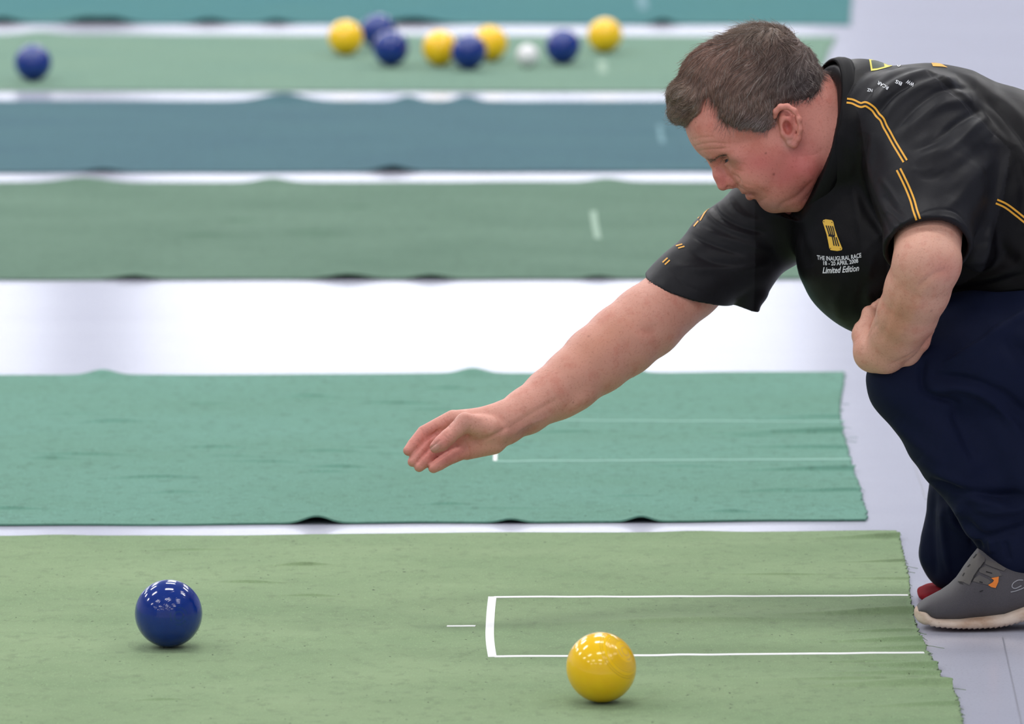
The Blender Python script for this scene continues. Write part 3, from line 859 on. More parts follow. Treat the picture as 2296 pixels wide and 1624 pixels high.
def projector(V, Q):
    P = np.asarray(V)
    return BVHTree.FromPolygons([tuple(p) for p in P], [tuple(int(x) for x in q) for q in Q])
def surf(bvh, u, v, lift=0.8, side=-900):
    w = 0.0; hit = None
    for _ in range(3):
        for dv_ in (0, 1.5, 3, 5):
            p = pc(u, v + dv_, w)
            h = bvh.ray_cast(Vector((p[0], p[1], side)), Vector((0, 0, 1)))
            if h[0] is not None: break
        if h[0] is None: return None
        hit = h; w = h[0][2]
    return np.array(hit[0]) + np.array(hit[1]) * (lift if hit[1][2] < 0 else -lift)
def ribbon(bvh, pts, hw, lift=0.9, step=3.0, smooth=True, hw2=None):
    P = np.array(smoothpts(pts, 8) if smooth and len(pts) > 2 else pts, float)
    L = np.concatenate([[0], np.cumsum(np.hypot(*np.diff(P, axis=0).T))])
    n = max(2, int(L[-1] / step) + 1)
    t = np.linspace(0, L[-1], n)
    P = np.stack([np.interp(t, L, P[:, 0]), np.interp(t, L, P[:, 1])], 1)
    T = np.gradient(P, axis=0); T /= np.linalg.norm(T, axis=1, keepdims=True) + 1e-9
    Nn = np.stack([-T[:, 1], T[:, 0]], 1)
    V = []; F = []; prev = False
    for i in range(n):
        h = hw if hw2 is None else hw + (hw2 - hw) * i / (n - 1)
        row = [surf(bvh, *(P[i] + Nn[i] * h * s), lift) for s in (-1, 0, 1)]
        if any(r is None for r in row): prev = False; continue
        w = [r[2] for r in row]
        if prev and abs(w[1] - V[-2][2]) > 40: prev = False
        V += row
        if prev:
            k = len(V)
            F += [[k - 6, k - 5, k - 2, k - 3], [k - 5, k - 4, k - 1, k - 2]]
        prev = True
    return V, F
class Bag:
    def __init__(s): s.V = []; s.F = []
    def add(s, vf):
        V, F = vf; k = len(s.V); s.V += list(V); s.F += [[i + k for i in q] for q in F]
        return s
def polypatch(bvh, pts, lift=1.0, step=3.0):
    """a filled outline laid on the surface"""
    P = np.array(pts, float); u0, v0 = P.min(0); u1, v1 = P.max(0)
    nu = max(2, int((u1 - u0) / step)); nv = max(2, int((v1 - v0) / step))
    import mathutils.geometry as mg
    # fan of rows: clip a grid against the outline by moving border vertices
    tri = mg.tessellate_polygon([[Vector((p[0], p[1], 0)) for p in P]])
    V = []; F = []
    for t in tri:
        a, b_, c_ = [P[i] for i in t]
        n = max(1, int(max(np.hypot(*(a - b_)), np.hypot(*(b_ - c_)), np.hypot(*(a - c_))) / step))
        idx = {}
        for i in range(n + 1):
            for j in range(n + 1 - i):
                p = a + (b_ - a) * i / n + (c_ - a) * j / n
                s_ = surf(bvh, p[0], p[1], lift)
                if s_ is None: continue
                idx[i, j] = len(V); V.append(s_)
        for i in range(n):
            for j in range(n - i):
                q = [(i, j), (i + 1, j), (i, j + 1)]
                if all(k in idx for k in q): F.append([idx[k] for k in q])
                q = [(i + 1, j), (i + 1, j + 1), (i, j + 1)]
                if all(k in idx for k in q): F.append([idx[k] for k in q])
    return V, F
def text_patch(bvh, s, fmap, lift=1.2, shear=0.0):
    """letters as filled outlines wrapped onto the cloth; fmap: unit text box -> image px"""
    cu = bpy.data.curves.new('lettering', 'FONT'); cu.body = s; cu.resolution_u = 3; cu.shear = shear
    cu.offset = 0.02
    to = bpy.data.objects.new('lettering', cu); COL.objects.link(to)
    dg = bpy.context.evaluated_depsgraph_get(); me = to.evaluated_get(dg).to_mesh()
    P = np.array([v.co[:2] for v in me.vertices]); Fc = [list(p.vertices) for p in me.polygons]
    to.evaluated_get(dg).to_mesh_clear(); bpy.data.objects.remove(to); bpy.data.curves.remove(cu)
    P = (P - P.min(0)) / np.maximum(P.max(0) - P.min(0), 1e-6)
    V = []; ok = []
    for x, y in P:
        q = surf(bvh, *fmap(x, y), lift)
        ok.append(q is not None); V.append(q if q is not None else np.zeros(3))
    return V, [f for f in Fc if all(ok[i] for i in f)]

# eyes ----------------------------------------------------------------
def uvsphere(c, r, n=24):
    V = []; F = []
    for i in range(n // 2 + 1):
        th = math.pi * i / (n // 2)
        for j in range(n):
            a = 2 * math.pi * j / n
            V.append((c[0] + r * math.sin(th) * math.cos(a), c[1] + r * math.sin(th) * math.sin(a), c[2] + r * math.cos(th)))
    for i in range(n // 2):
        for j in range(n): F.append([i * n + j, i * n + (j + 1) % n, (i + 1) * n + (j + 1) % n, (i + 1) * n + j])
    return V, F
m_eye, nt, b = new_mat('eye')
setp(b, rough=0.15)
at = nd(nt, 'ShaderNodeAttribute', attribute_name='tint'); nt.links.new(at.outputs['Color'], b.inputs['Base Color'])
for s_ in (-1, 1):
    c_ = pc(1640, 361, HW + s_ * 37)
    Ve, Fe = uvsphere(c_, 14.8)
    Ve = np.array(Ve); gz = np.array([-0.80, 0.52, 0.30 * s_]); gz /= np.linalg.norm(gz)
    dd = ((Ve - c_) / 14.8) @ gz
    col = np.where(dd[:, None] > .93, np.array([[.008, .008, .008]]), np.where(dd[:, None] > .62, np.array([[.02, .022, .024]]), np.array([[.22, .19, .17]])))
    pobj('eye', Ve, Fe, m_eye, person, col=col)
# nails
m_nail = plain('nail', (204, 146, 132), 0.35)
bv_body = projector(V, Q)
nb = polypatch(bv_body, [(964, 1006), (966, 1001), (971, 997), (978, 995.5), (984, 997), (986, 1001), (984, 1006), (979, 1010), (973, 1013), (967, 1012)], 0.7, 2.5)
pobj('thumbnail', *nb, m_nail, person)

# hair ------------------------------------------------------------------
HP = [(1496, 300), (1490, 260), (1490, 205), (1530, 140), (1570, 92), (1630, 50), (1690, 30), (1770, 40), (1812, 90), (1846, 145), (1862, 200), (1858, 252), (1838, 268), (1806, 268),
      (1796, 246), (1776, 233), (1752, 233), (1738, 246), (1734, 262), (1737, 275), (1728, 296), (1716, 306), (1706, 298), (1694, 296), (1658, 292), (1634, 280), (1612, 262), (1598, 232), (1588, 216), (1578, 228),
      (1568, 262), (1556, 284), (1545, 300), (1530, 304)]
HPa = np.array([pc(u, v, 90)[:2] for u, v in HP])
def hairprism(X, Y, Z):
    x = X[:, 0, 0]; y = Y[0, :, 0]
    GX, GY = np.meshgrid(x, y, indexing='ij')
    d, _ = polydist(GX, GY, np.vstack([HPa, HPa[:1]]))
    s = np.where(inside(GX, GY, HPa), -d, d)
    return s[:, :, None] * np.ones((1, 1, Z.shape[2])) * 0.42
Hf = Field()
Hf.ell((1686, 212, HW), (165, 143, 119), -28, k=10)
Hf.ell((1548, 225, HW), (44, 60, 84), -60, k=24)
Hf.ell((1528, 256, HW), (24, 34, 60), -70, k=14)
Hf.ell((1590, 150, HW), (70, 50, 90), -28, k=22)
Hf.ell((1705, 108, HW), (74, 44, 86), -10, k=26)
Hf.ell((1800, 190, HW), (48, 76, 94), -25, k=22)
Hf.ell((1690, 255, HW - 98), (70, 36, 20), -5, k=18); Hf.ell((1690, 255, HW + 98), (70, 36, 20), -5, k=18)
Hf.custom(hairprism, (1480, 20, -60), (1870, 320, 360), 'i', 10)
VH, QH = Hf.mesh(3.0, (1460, 20, -20), (1890, 330, 330), smooth=2)
NH = normals(VH, QH)
lump = (np.sin(VH[:, 0] * .11 + VH[:, 1] * .05 + 2 * np.sin(VH[:, 1] * .06)) * np.sin(VH[:, 1] * .09 - VH[:, 2] * .07) * 2.2
        + np.sin(VH[:, 0] * .35 + VH[:, 1] * .22 + VH[:, 2] * .1 + 1.5 * np.sin(VH[:, 1] * .1)) * 1.0)
VH = VH + NH * lump[:, None]
NH = normals(VH, QH)
def haircol(P):
    u, v = P[:, 0], P[:, 1]
    c = np.tile(np.array(lin((122, 98, 86))), (len(P), 1))
    def bl(c, rgb, am, cu, cv, ru, rv):
        g = am * np.exp(-(((u - cu) / ru) ** 2 + ((v - cv) / rv) ** 2))
        return c * (1 - g[:, None]) + np.array(lin(rgb)) * g[:, None]
    c = bl(c, (158, 124, 110), .85, 1600, 135, 75, 60)
    c = bl(c, (134, 116, 98), .8, 1520, 225, 40, 60)
    c = bl(c, (78, 70, 70), .9, 1800, 180, 75, 80)
    c = bl(c, (142, 132, 134), .8, 1700, 280, 60, 24)
    c = bl(c, (146, 132, 118), .6, 1700, 60, 70, 26)
    c = bl(c, (108, 104, 104), .5, 1810, 250, 40, 20)
    return c
m_hair, nt, b = new_mat('hair')
at = nd(nt, 'ShaderNodeAttribute', attribute_name='tint')
f1 = noise(nt, 260, 4, 0.7, vscale=(1, 1, .6))
c = mix(nt, at.outputs['Color'], mix(nt, at.outputs['Color'], (0.55, 0.5, 0.5), 1.0, 'MULTIPLY'), ramp_fac(nt, f1, 0.45, 0.8))
nt.links.new(c, b.inputs['Base Color'])
setp(b, rough=0.42, spec=0.5)
bump(nt, b, f1, 0.8, 0.003)
# strands
def grow(roots, nrm, dirs, length, rad, lift, curl, segs=6, seed=1, bvh=None, loft_h=None):
    g = np.random.default_rng(seed); n = len(roots)
    P = roots - nrm * 1.0; D = dirs + nrm * lift[:, None]; D /= np.linalg.norm(D, axis=1, keepdims=True)
    pts = [P]; cv = g.normal(0, curl, (n, 3))
    for s in range(segs):
        P = P + D * (length / segs)[:, None]
        if bvh is not None:
            P = P.copy()
            for i_ in range(n):
                h = bvh.find_nearest(Vector(P[i_]))
                a_ = np.array(h[0]); n_ = np.array(h[1]); dl = (P[i_] - a_) @ n_
                P[i_] += n_ * (loft_h[i_] * (s + 1) / segs - dl) * 0.8
                D[i_] -= n_ * (D[i_] @ n_) * 0.9; nrm[i_] = n_
        pts.append(P)
        D = D * 1.0 + cv - nrm * (lift * 0.42)[:, None] + np.array([0, 0.035, 0]); D /= np.linalg.norm(D, axis=1, keepdims=True)
    A = np.stack(pts, 1)                                # n, segs+1, 3
    T = np.gradient(A, axis=1); T /= np.linalg.norm(T, axis=2, keepdims=True) + 1e-9
    s1 = np.cross(T, nrm[:, None, :] + 0.001); s1 /= np.linalg.norm(s1, axis=2, keepdims=True) + 1e-9
    s2 = np.cross(T, s1)
    r = (rad[:, None] * np.linspace(1, 0.25, segs + 1)[None, :])[..., None]
    rings = np.stack([A + r * (math.cos(a) * s1 + math.sin(a) * s2) for a in (0, 2.094, 4.189)], 2)
    Vt = rings.reshape(-1, 3); k = (segs + 1) * 3
    base = (np.arange(n) * k)[:, None, None, None]
    q = []
    for s in range(segs):
        for e in range(3):
            e2 = (e + 1) % 3
            q.append([s * 3 + e, s * 3 + e2, s * 3 + 3 + e2, s * 3 + 3 + e])
    Fq = (np.array(q)[None] + (np.arange(n) * k)[:, None, None]).reshape(-1, 4)
    return Vt, Fq, np.repeat(np.arange(n), k)
def flow(P, N):
    u, v, w = P[:, 0], P[:, 1], P[:, 2]
    fwd = np.array([-.93, .36, 0]); down = np.array([-.30, .95, 0]); back = np.array([.25, .97, 0])
    side = np.clip(np.abs(w - HW) / 95, 0, 1) ** 1.5
    bk = np.clip((u - 1735) / 80, 0, 1) * np.clip((v - 70) / 60, 0, 1)
    D = fwd * (1 - side)[:, None] + down * side[:, None]
    D = D * (1 - bk)[:, None] + back * bk[:, None]
    # whorl of loose hair on the crown
    cr = np.exp(-(((u - 1725) / 55) ** 2 + ((v - 85) / 42) ** 2))
    D = D + cr[:, None] * np.array([.9, -.5, 0]) * np.sin(u * .07 + w * .05)[:, None]
    D = D + 0.55 * np.stack([np.sin(v * .06 + w * .05), np.sin(u * .05 + w * .04), np.sin(u * .045 + v * .05)], 1)
    D = D - N * (D * N).sum(1)[:, None]
    return D / (np.linalg.norm(D, axis=1, keepdims=True) + 1e-9)
outer = np.nonzero((((VH - np.array([1686, 216, HW])) * NH).sum(1) > 0) & ~((VH[:, 1] > 285) & (VH[:, 0] > 1740)))[0]
outer = outer[(NH[outer] * (VH[outer] - np.array([1690, 260, HW]))).sum(1) > 20]
near_ = outer[rng.random(len(outer)) < np.where(VH[outer, 2] < HW + 60, 1.0, 0.35)]
idx = rng.choice(near_, 20000)
R0 = VH[idx] + rng.normal(0, 1.5, (len(idx), 3)); R0 = R0 - NH[idx] * rng.uniform(0, 3, len(idx))[:, None]
Dn = flow(R0, NH[idx])
ln = rng.uniform(26, 60, len(idx)); ln *= np.where((R0[:, 0] > 1760) & (R0[:, 1] > 150), .5, 1.0); ln *= np.where(R0[:, 1] > 262, .55, 1)
front = (R0[:, 0] < 1560); ln[front] *= 0.72
near_edge = polydist(R0[:, 0], R0[:, 1], np.vstack([HPa, HPa[:1]]))[0] < 9
ln *= np.where(near_edge, .5, 1)
lf = rng.uniform(-0.02, 0.09, len(idx)) * np.where((R0[:, 0] > 1640) & (R0[:, 1] < 120), 2.0, 1)
hsel = (V[Q[:, 0], 0] < 1900) & (V[Q[:, 0], 1] < 430) & (V[Q[:, 0], 0] > 1500)
bvh_h = BVHTree.FromPolygons([tuple(p) for p in np.concatenate([VH, V])], [tuple(int(x) for x in q) for q in np.concatenate([QH, Q[hsel] + len(VH)])])
crown = np.exp(-(((R0[:, 0] - 1710) / 70) ** 2 + ((R0[:, 1] - 75) / 40) ** 2))
lh = rng.gamma(1.6, 1.5, len(idx)) + crown * rng.uniform(0, 22, len(idx)) + (rng.random(len(idx)) < .03) * rng.uniform(3, 16, len(idx))
Vs, Fs, own = grow(R0, NH[idx].copy(), Dn, ln, rng.uniform(.3, .6, len(idx)), lf * 0, .05, seed=4, bvh=bvh_h, loft_h=lh)
cs = haircol(R0) * rng.uniform(.65, 1.9, len(idx))[:, None]
gray = rng.random(len(idx)) < .16
cs[gray] = np.array(lin((176, 166, 158)))
ed_, _ = polydist(VH[:, 0], VH[:, 1], np.vstack([HPa, HPa[:1]]))
ek = np.clip(1 - ed_ / 9, 0, 1)[:, None] * (VH[:, 1] > 200)[:, None]
cap_c = haircol(VH) * 1.0 * (1 - ek * .8) + np.array(lin((176, 120, 104))) * ek * .8
VA = np.concatenate([VH, Vs]); FA = np.concatenate([QH, Fs + len(VH)]); CA = np.concatenate([cap_c, cs[own]])
pobj('hair', VA, FA, m_hair, person, col=CA)
# eyebrows
for s_ in (-1, 1):
    t = rng.random(150)
    ctr = np.stack([1590 + 38 * t, 360 - 12 * t + rng.normal(0, 3.0, 150), HW + s_ * (14 + 46 * t)], 1)
    ctr = np.array([pc(*p) for p in ctr])
    roots = []; nn = []
    for p in ctr:
        h = bv_body.find_nearest(Vector(p)); roots.append(np.array(h[0])); nn.append(np.array(h[1]))
    roots = np.array(roots); nn = np.array(nn)
    d = np.tile(np.array([.35, -.35, s_ * .8]), (150, 1)) + rng.normal(0, .35, (150, 3)) + np.array([-.3, .25, 0]); d -= nn * (d * nn).sum(1)[:, None]; d /= np.linalg.norm(d, axis=1, keepdims=True)
    Vb, Fb, ob = grow(roots, nn, d, rng.uniform(7, 17, 150), np.full(150, .42), np.full(150, .5), .15, segs=4, seed=9)
    cb = np.where(rng.random(150)[:, None] < .45, np.array([lin((190, 176, 160))]), np.array([lin((100, 84, 70))]))
    pobj('eyebrow', Vb, Fb, m_hair, person, col=cb[ob])
# short stubbly nape and arm hair
sel = np.nonzero(((U_ > 1390) & (U_ < 1640) & (V_ > 600) & (W_ < 330)) | (armR & (U_ > 1150)) | (armL & (V_ > 540) & (U_ < 2110)) )[0]
sel = rng.choice(sel, 1400)
d = np.array([-.75, .6, 0]) * (U_[sel] < 1700)[:, None] + np.array([-.5, .8, .2]) * (U_[sel] >= 1700)[:, None] + rng.normal(0, .3, (len(sel), 3))
nn = N[sel]; d -= nn * (d * nn).sum(1)[:, None]; d /= np.linalg.norm(d, axis=1, keepdims=True)
Vb, Fb, ob = grow(V[sel], nn, d, rng.uniform(5, 12, len(sel)), np.full(len(sel), .16), np.full(len(sel), .5), .12, segs=3, seed=12)
ah = pobj('arm_hair', Vb, Fb, m_hair, person, col=np.tile(np.array([lin((150, 112, 84))]), (len(Vb), 1))); ah['kind'] = 'stuff'

# shirt -------------------------------------------------------------------
T = Field()
T.chain([((1925, 303, 160), 172), ((2085, 374, 185), 234), ((2230, 452, 190), 256), ((2420, 620, 190), 270)], k=20)
T.cone((1984, 556, 175), 203, (2200, 560, 190), 190, k=30, ws=.85)
T.cone((1900, 440, 180), 130, (1985, 520, 175), 190, k=30)
T.cone((1930, 380, 200), 140, (1740, 490, 325), 110, k=40)
T.chain([((1750, 480, 328), 112), ((1645, 562, 312), 105), ((1540, 650, 255), 91), ((1470, 716, 210), 91)], k=24)
T.cone((1690, 580, 310), 60, (1692, 655, 300), 30, k=30)
T.cone((1660, 640, 300), 50, (1690, 740, 300), 12, k=16)
T.chain([((2050, 300, 40), 150), ((2085, 430, -80), 122), ((2080, 560, -205), 92), ((2078, 620, -262), 88)], k=30)
T.cone((2130, 370, 0), 120, (2188, 560, -60), 46, k=24)
T.cone((2188, 540, -60), 44, (2194, 598, -66), 12, k=10)
# neck opening, hems
nC = np.array([-.94, -.196, -.275])
def collar_cut(X, Y, Z):
    c = pc(1826, 307, 150); n = nC / np.linalg.norm(nC)
    x, y, z = X - c[0], Y - c[1], Z - c[2]
    d = x * n[0] + y * n[1] + z * n[2]
    q = np.sqrt(np.maximum(x * x + y * y + z * z - d * d, 0))
    return np.maximum(-d, q - 192)
T.custom(collar_cut, (1560, 60, -120), (1990, 560, 400), 's', 6)
T.cone((1760, 285, HW), 118, (1872, 306, HW + 6), 132, k=6, op='s')
T.plane((1545, 648, 262), (-.35, .9, .22), (1360, 560, 60), (1720, 840, 460), k=3)
T.chain([((1450, 735, 210), 84), ((1530, 662, 250), 83), ((1590, 610, 280), 60)], k=4, op='s')
T.plane((2080, 560, -196), (0.05, .73, -.68), (1960, 460, -420), (2168, 800, -60), k=3)
T.cone((2078, 610, -250), 87, (2082, 520, -160), 88, k=3, op='s')
T.plane((2200, 662, 0), (.10, 1, 0), (2070, 560, -120), (2760, 1000, 500), k=6)
VT, QT = T.mesh(3.4, (1400, 90, -340), (2700, 800, 480), smooth=2)
SF = [([(1905, 225), (1940, 185), (1990, 158), (2050, 142)], 9, 4), ([(1925, 240), (1965, 195), (2020, 165), (2080, 150)], 6, -4),
      ([(1945, 250), (1985, 205), (2040, 172), (2110, 155)], 9, 6), ([(1958, 262), (2000, 215), (2050, 186)], 5, -5),
      ([(1975, 275), (2015, 228), (2070, 193), (2150, 172)], 10, 6), ([(1995, 300), (2050, 240), (2110, 205), (2190, 195)], 8, -5),
      ([(2005, 320), (2070, 262), (2115, 235), (2180, 232)], 13, 6), ([(2030, 348), (2090, 320), (2150, 275), (2200, 250)], 10, -5), ([(2040, 365), (2120, 335), (2180, 285), (2215, 262)], 14, 6),
      ([(2040, 395), (2110, 400), (2180, 350), (2240, 300)], 16, -4), ([(2030, 385), (2060, 388), (2085, 378)], 6, 1.5), ([(2045, 402), (2080, 402), (2115, 385)], 6, -1.5),
      ([(2080, 470), (2130, 455), (2180, 400), (2230, 350)], 14, 4), ([(2060, 150), (2130, 190), (2200, 262), (2262, 340)], (9, 16), 4), ([(2262, 340), (2240, 420), (2215, 520), (2197, 606)], (13, 8), 5),
      ([(1935, 300), (1925, 380), (1945, 460), (1990, 545)], 14, -9), ([(1950, 300), (1945, 380), (1965, 450), (1998, 520)], 9, 5), ([(1912, 240), (1905, 330), (1925, 480), (1940, 600)], 10, 3),
      ([(1975, 440), (1990, 470), (2020, 500)], 7, -3), ([(1965, 400), (1985, 430), (2010, 470)], 6, 3), ([(1980, 480), (1998, 505), (2010, 530)], 5, -3),
      # stretched sleeve on the far side
      ([(1560, 500), (1600, 520), (1680, 545), (1740, 560)], 9, 4), ([(1550, 520), (1600, 545), (1680, 570)], 6, -4), ([(1590, 440), (1600, 480), (1640, 510), (1700, 530)], 7, 4),
      ([(1600, 430), (1620, 475), (1670, 505), (1730, 520)], 6, -5), ([(1500, 590), (1560, 600), (1640, 600), (1740, 590)], 10, 3), ([(1545, 560), (1620, 590), (1700, 590)], 7, -3),
      ([(1500, 600), (1545, 640), (1610, 660)], 3, -1.2), ([(1640, 430), (1660, 470), (1720, 500)], 9, 4), ([(1760, 480), (1800, 540), (1815, 600)], 16, -5),
      ([(1900, 620), (1880, 680), (1900, 730)], 14, 4), ([(1950, 620), (1930, 670), (1935, 700)], 12, -4), ([(1960, 560), (1945, 640), (1960, 690)], 10, 3),
      ([(2210, 480), (2240, 560), (2296, 600)], 16, -5), ([(2150, 640), (2230, 620), (2320, 560)], 18, 5), ([(2230, 300), (2290, 360), (2330, 460)], 18, 6), ([(2100, 660), (2200, 640), (2320, 610)], 8, -3),
      ([(2270, 330), (2290, 420), (2280, 520)], 10, -4), ([(2140, 150), (2220, 200), (2320, 290)], 14, 4), ([(2180, 200), (2250, 260), (2330, 370)], 10, -4),
      ([(2000, 548), (2040, 508), (2080, 492), (2125, 496), (2150, 525)], 2.6, 1.0), ([(2000, 530), (2040, 492), (2080, 476), (2128, 481), (2156, 512)], 2.2, -1.6)]
VT, _ = folds(VT, QT, SF)
NT_ = normals(VT, QT)
VT = VT + NT_ * (np.sin(VT[:, 0] * .045 + 1.4 * np.sin(VT[:, 1] * .03)) * np.sin(VT[:, 1] * .05 + VT[:, 2] * .03) * 1.2)[:, None]
def mat_cloth(name, rgb, rough, sheen, scale=900, spec=.5):
    m, nt, b = new_mat(name)
    f = noise(nt, scale, 2, .5); f2 = noise(nt, 14, 3, .5)
    c = mix(nt, lin(rgb), tuple(x * 1.35 for x in lin(rgb)), f2)
    nt.links.new(c, b.inputs['Base Color'])
    setp(b, rough=rough, sheen=sheen, sheenr=.4, spec=spec)
    n1 = bump(nt, b, f, 0.25, 0.0006); bump(nt, b, f2, 0.25, 0.006, n1)
    return m
m_shirt = mat_cloth('black_polyester', (7, 6, 9), 0.48, .0, spec=.18)
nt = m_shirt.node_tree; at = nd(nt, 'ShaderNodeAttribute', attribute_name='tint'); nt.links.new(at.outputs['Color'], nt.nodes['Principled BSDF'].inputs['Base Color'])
sleeve_lit = inside(VT[:, 0], VT[:, 1], [(1905, 215), (1925, 180), (1945, 160), (2050, 140), (2095, 172), (2180, 250), (2262, 338), (2248, 430), (2200, 612), (2155, 640), (1990, 640), (1985, 540), (1945, 420), (1935, 330), (1925, 260)]) & (VT[:, 2] < 150)
sleeve_lit |= (VT[:, 0] < 1700) & (VT[:, 2] > 60)
tc_ = np.where(sleeve_lit[:, None], np.array([lin((29, 29, 33))]), np.array([lin((10, 9, 13))]))  # sleeves and shoulder coloured lighter up to the seam, standing in for light
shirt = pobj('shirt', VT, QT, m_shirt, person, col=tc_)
bv = projector(VT, QT)
m_gold = plain('gold_piping', (236, 170, 44), 0.5)
m_white = plain('white_print', (226, 228, 232), 0.6)
def twin(path, gap=3.6, hw=1.9):
    P = np.array(smoothpts(path, 6)); T_ = np.gradient(P, axis=0); T_ /= np.linalg.norm(T_, axis=1, keepdims=True)
    Nn = np.stack([-T_[:, 1], T_[:, 0]], 1)
    bag = Bag()
    for s_ in (-1, 1): bag.add(ribbon(bv, [tuple(p) for p in P + Nn * gap * s_], hw, .9, 3, smooth=False))
    return bag
for path in ([(1899, 226), (1912, 228), (1930, 236), (1942, 234), (1958, 244), (1968, 258), (1978, 268), (1985, 284), (1993, 298), (2006, 322), (2018, 342), (2030, 362)],
             [(2015, 380), (2025, 400), (2036, 424), (2046, 450), (2052, 472), (2059, 492)],
             [(2234, 452), (2256, 462), (2280, 480), (2330, 520)]):
    bg_ = twin(path, 4.4 if path[0][0] > 2000 or True else 3, 2.1)
    pobj('shoulder_piping', bg_.V, bg_.F, m_gold, shirt, label='gold twin piping')
# pieces of the piping that show on the far sleeve's outline
for path in ([(1562, 487), (1572, 470), (1583, 455)], [(1513, 549), (1527, 545)], [(1548, 500), (1558, 488)], [(1483, 586), (1494, 576)]):
    bg_ = Bag(); 
    for dx in (0, 5):
        bg_.add(ribbon(bv, [(x + dx + 3, y + dx + 3) for x, y in path], 1.5, .9, 2, smooth=False))
    if bg_.F: pobj('shoulder_piping', bg_.V, bg_.F, m_gold, shirt, label='gold twin piping')
# collar band
def ringpt(a, off=0.0, rad=0.0):
    c0 = pc(1826, 307, 150); d1 = np.array([-36, 172, 0.0]); d2 = np.array([46, -17, -145.0])
    p = c0 + d1 * math.cos(a) + d2 * math.sin(a)
    o_ = d1 * math.cos(a) + d2 * math.sin(a); o_ /= np.linalg.norm(o_)
    return p - nC * off + o_ * rad
Vc = []; Fc = []; nr = 120
sec = [(-2, -2), (0, 5), (10, 9), (22, 11), (32, 10), (33, 4), (22, 3), (10, 1)]
for i in range(nr):
    a = 2 * math.pi * i / nr
    for off, rad in sec: Vc.append(ringpt(a, off, rad + 1.5 * math.sin(a * 7) * (off > 5)))
    for e in range(8):
        Fc.append([i * 8 + e, i * 8 + (e + 1) % 8, ((i + 1) % nr) * 8 + (e + 1) % 8, ((i + 1) % nr) * 8 + e])
m_rib = mat_cloth('black_rib', (10, 10, 13), .6, 0, 900, .18)
pobj('collar', Vc, Fc, m_rib, shirt)
# chest badge: gold shift gate and three lines of lettering
badge = [(1846, 494), (1852, 492), (1866, 494), (1869, 498), (1872, 512), (1878, 530), (1884, 545), (1889, 557), (1888, 561), (1878, 563), (1863, 561), (1860, 556), (1857, 540), (1854, 526), (1849, 510), (1845, 498)]
pobj('chest_badge', *polypatch(bv, badge, 1.0, 4), plain('gold_print', (244, 196, 76), .5), shirt, label='gold badge with black slots')
slots = Bag()
for k in range(4):
    a = (1853 + k * 4.7, 506 + k * .5); m_ = (1860 + k * 4.0, 527 + k * .8)
    slots.add(ribbon(bv, [a, ((a[0] + m_[0]) / 2 + .3, 516), m_], 1.3, 1.5, 2, smooth=False))
for k in range(3):
    a = (1867 + k * 4.2, 531 + k * .6); m_ = (1871 + k * 5.2, 551 + k * .6)
    slots.add(ribbon(bv, [a, m_], 1.3, 1.5, 2, smooth=False))
slots.add(ribbon(bv, [(1858.5, 527.5), (1872, 530)], 2.6, 1.5, 2, smooth=False))
for p in ((1848, 497.5), (1866, 499), (1863, 557), (1885, 558)): slots.add(ribbon(bv, [(p[0] - .9, p[1]), (p[0] + .9, p[1])], 1.0, 1.5, 1, smooth=False))
pobj('badge_slots', slots.V, slots.F, plain('black_print', (16, 14, 16), .6), shirt, label='black slots and rivets of the badge')
def box_map(tl, tr, bl, br):
    tl, tr, bl, br = map(np.array, (tl, tr, bl, br))
    def f(x, y):
        p = (tl * (1 - x) + tr * x) * y + (bl * (1 - x) + br * x) * (1 - y)
        return p[0], p[1]
    return f
def arc_map(x0, y0, x1, y1, h, sag):
    def f(x, y):
        return x0 + (x1 - x0) * x + (-0.06 * h if y > .5 else 0), y0 + (y1 - y0) * x + sag * 4 * x * (1 - x) - h * y
    return f
for s_, fm_ in (('THE INAUGURAL RACE', arc_map(1833, 582, 1932, 577, 10, 5)), ('18 - 20 APRIL 2008', arc_map(1847, 594.5, 1925, 589, 9.5, 3))):
    pobj('chest_lettering', *text_patch(bv, s_, fm_), m_white, shirt)
pobj('chest_lettering', *text_patch(bv, 'Limited Edition', arc_map(1845, 613, 1927, 607.5, 14, 1.5), shear=.35), m_white, shirt)
# prints on the back of the shoulders
pobj('back_print', *polypatch(bv, [(1948, 131.5), (1950, 140), (1953, 160), (1966, 158), (1985, 153), (2001, 148), (1996, 139), (1990, 137), (1989, 134)], 1.0, 4), plain('yellow_print', (226, 214, 84), .5), shirt, label='yellow framed print')
pobj('back_print', *polypatch(bv, [(1953, 136), (1956, 155), (1968, 154), (1983, 150), (1980, 136)], 1.4, 4), plain('dark_green_print', (52, 66, 50), .5), shirt, label='dark green field of the yellow print')
pobj('back_print', *polypatch(bv, [(2088, 140), (2092, 149), (2112, 150), (2125, 152), (2112, 144), (2100, 140)], 1.0, 4), m_gold, shirt, label='small gold print')
for s_, tl, tr, bl, br in (('NZ', (1957, 207), (1946, 201), (1957, 198), (1948, 194)),):
    pass
def rot_map(cx, cy, w, h, ang):
    a = math.radians(ang); 
    def f(x, y):
        dx = (x - .5) * w; dy = -(y - .5) * h
        return cx + dx * math.cos(a) - dy * math.sin(a), cy + dx * math.sin(a) + dy * math.cos(a)
    return f
for s_, m4 in (('NZ', rot_map(1951, 203, 12, 7, 190)), ('RCAR', rot_map(1980, 192, 27, 8, 210)), ('BS', rot_map(2015, 186, 15, 8, 205)), ('WW', rot_map(2041, 187, 19, 9, 208)), ('o', rot_map(2011, 141, 6, 8, 60)), ('o', rot_map(2016, 147, 6, 8, 60))):
    pobj('back_lettering', *text_patch(bv, s_, m4), m_white, shirt)

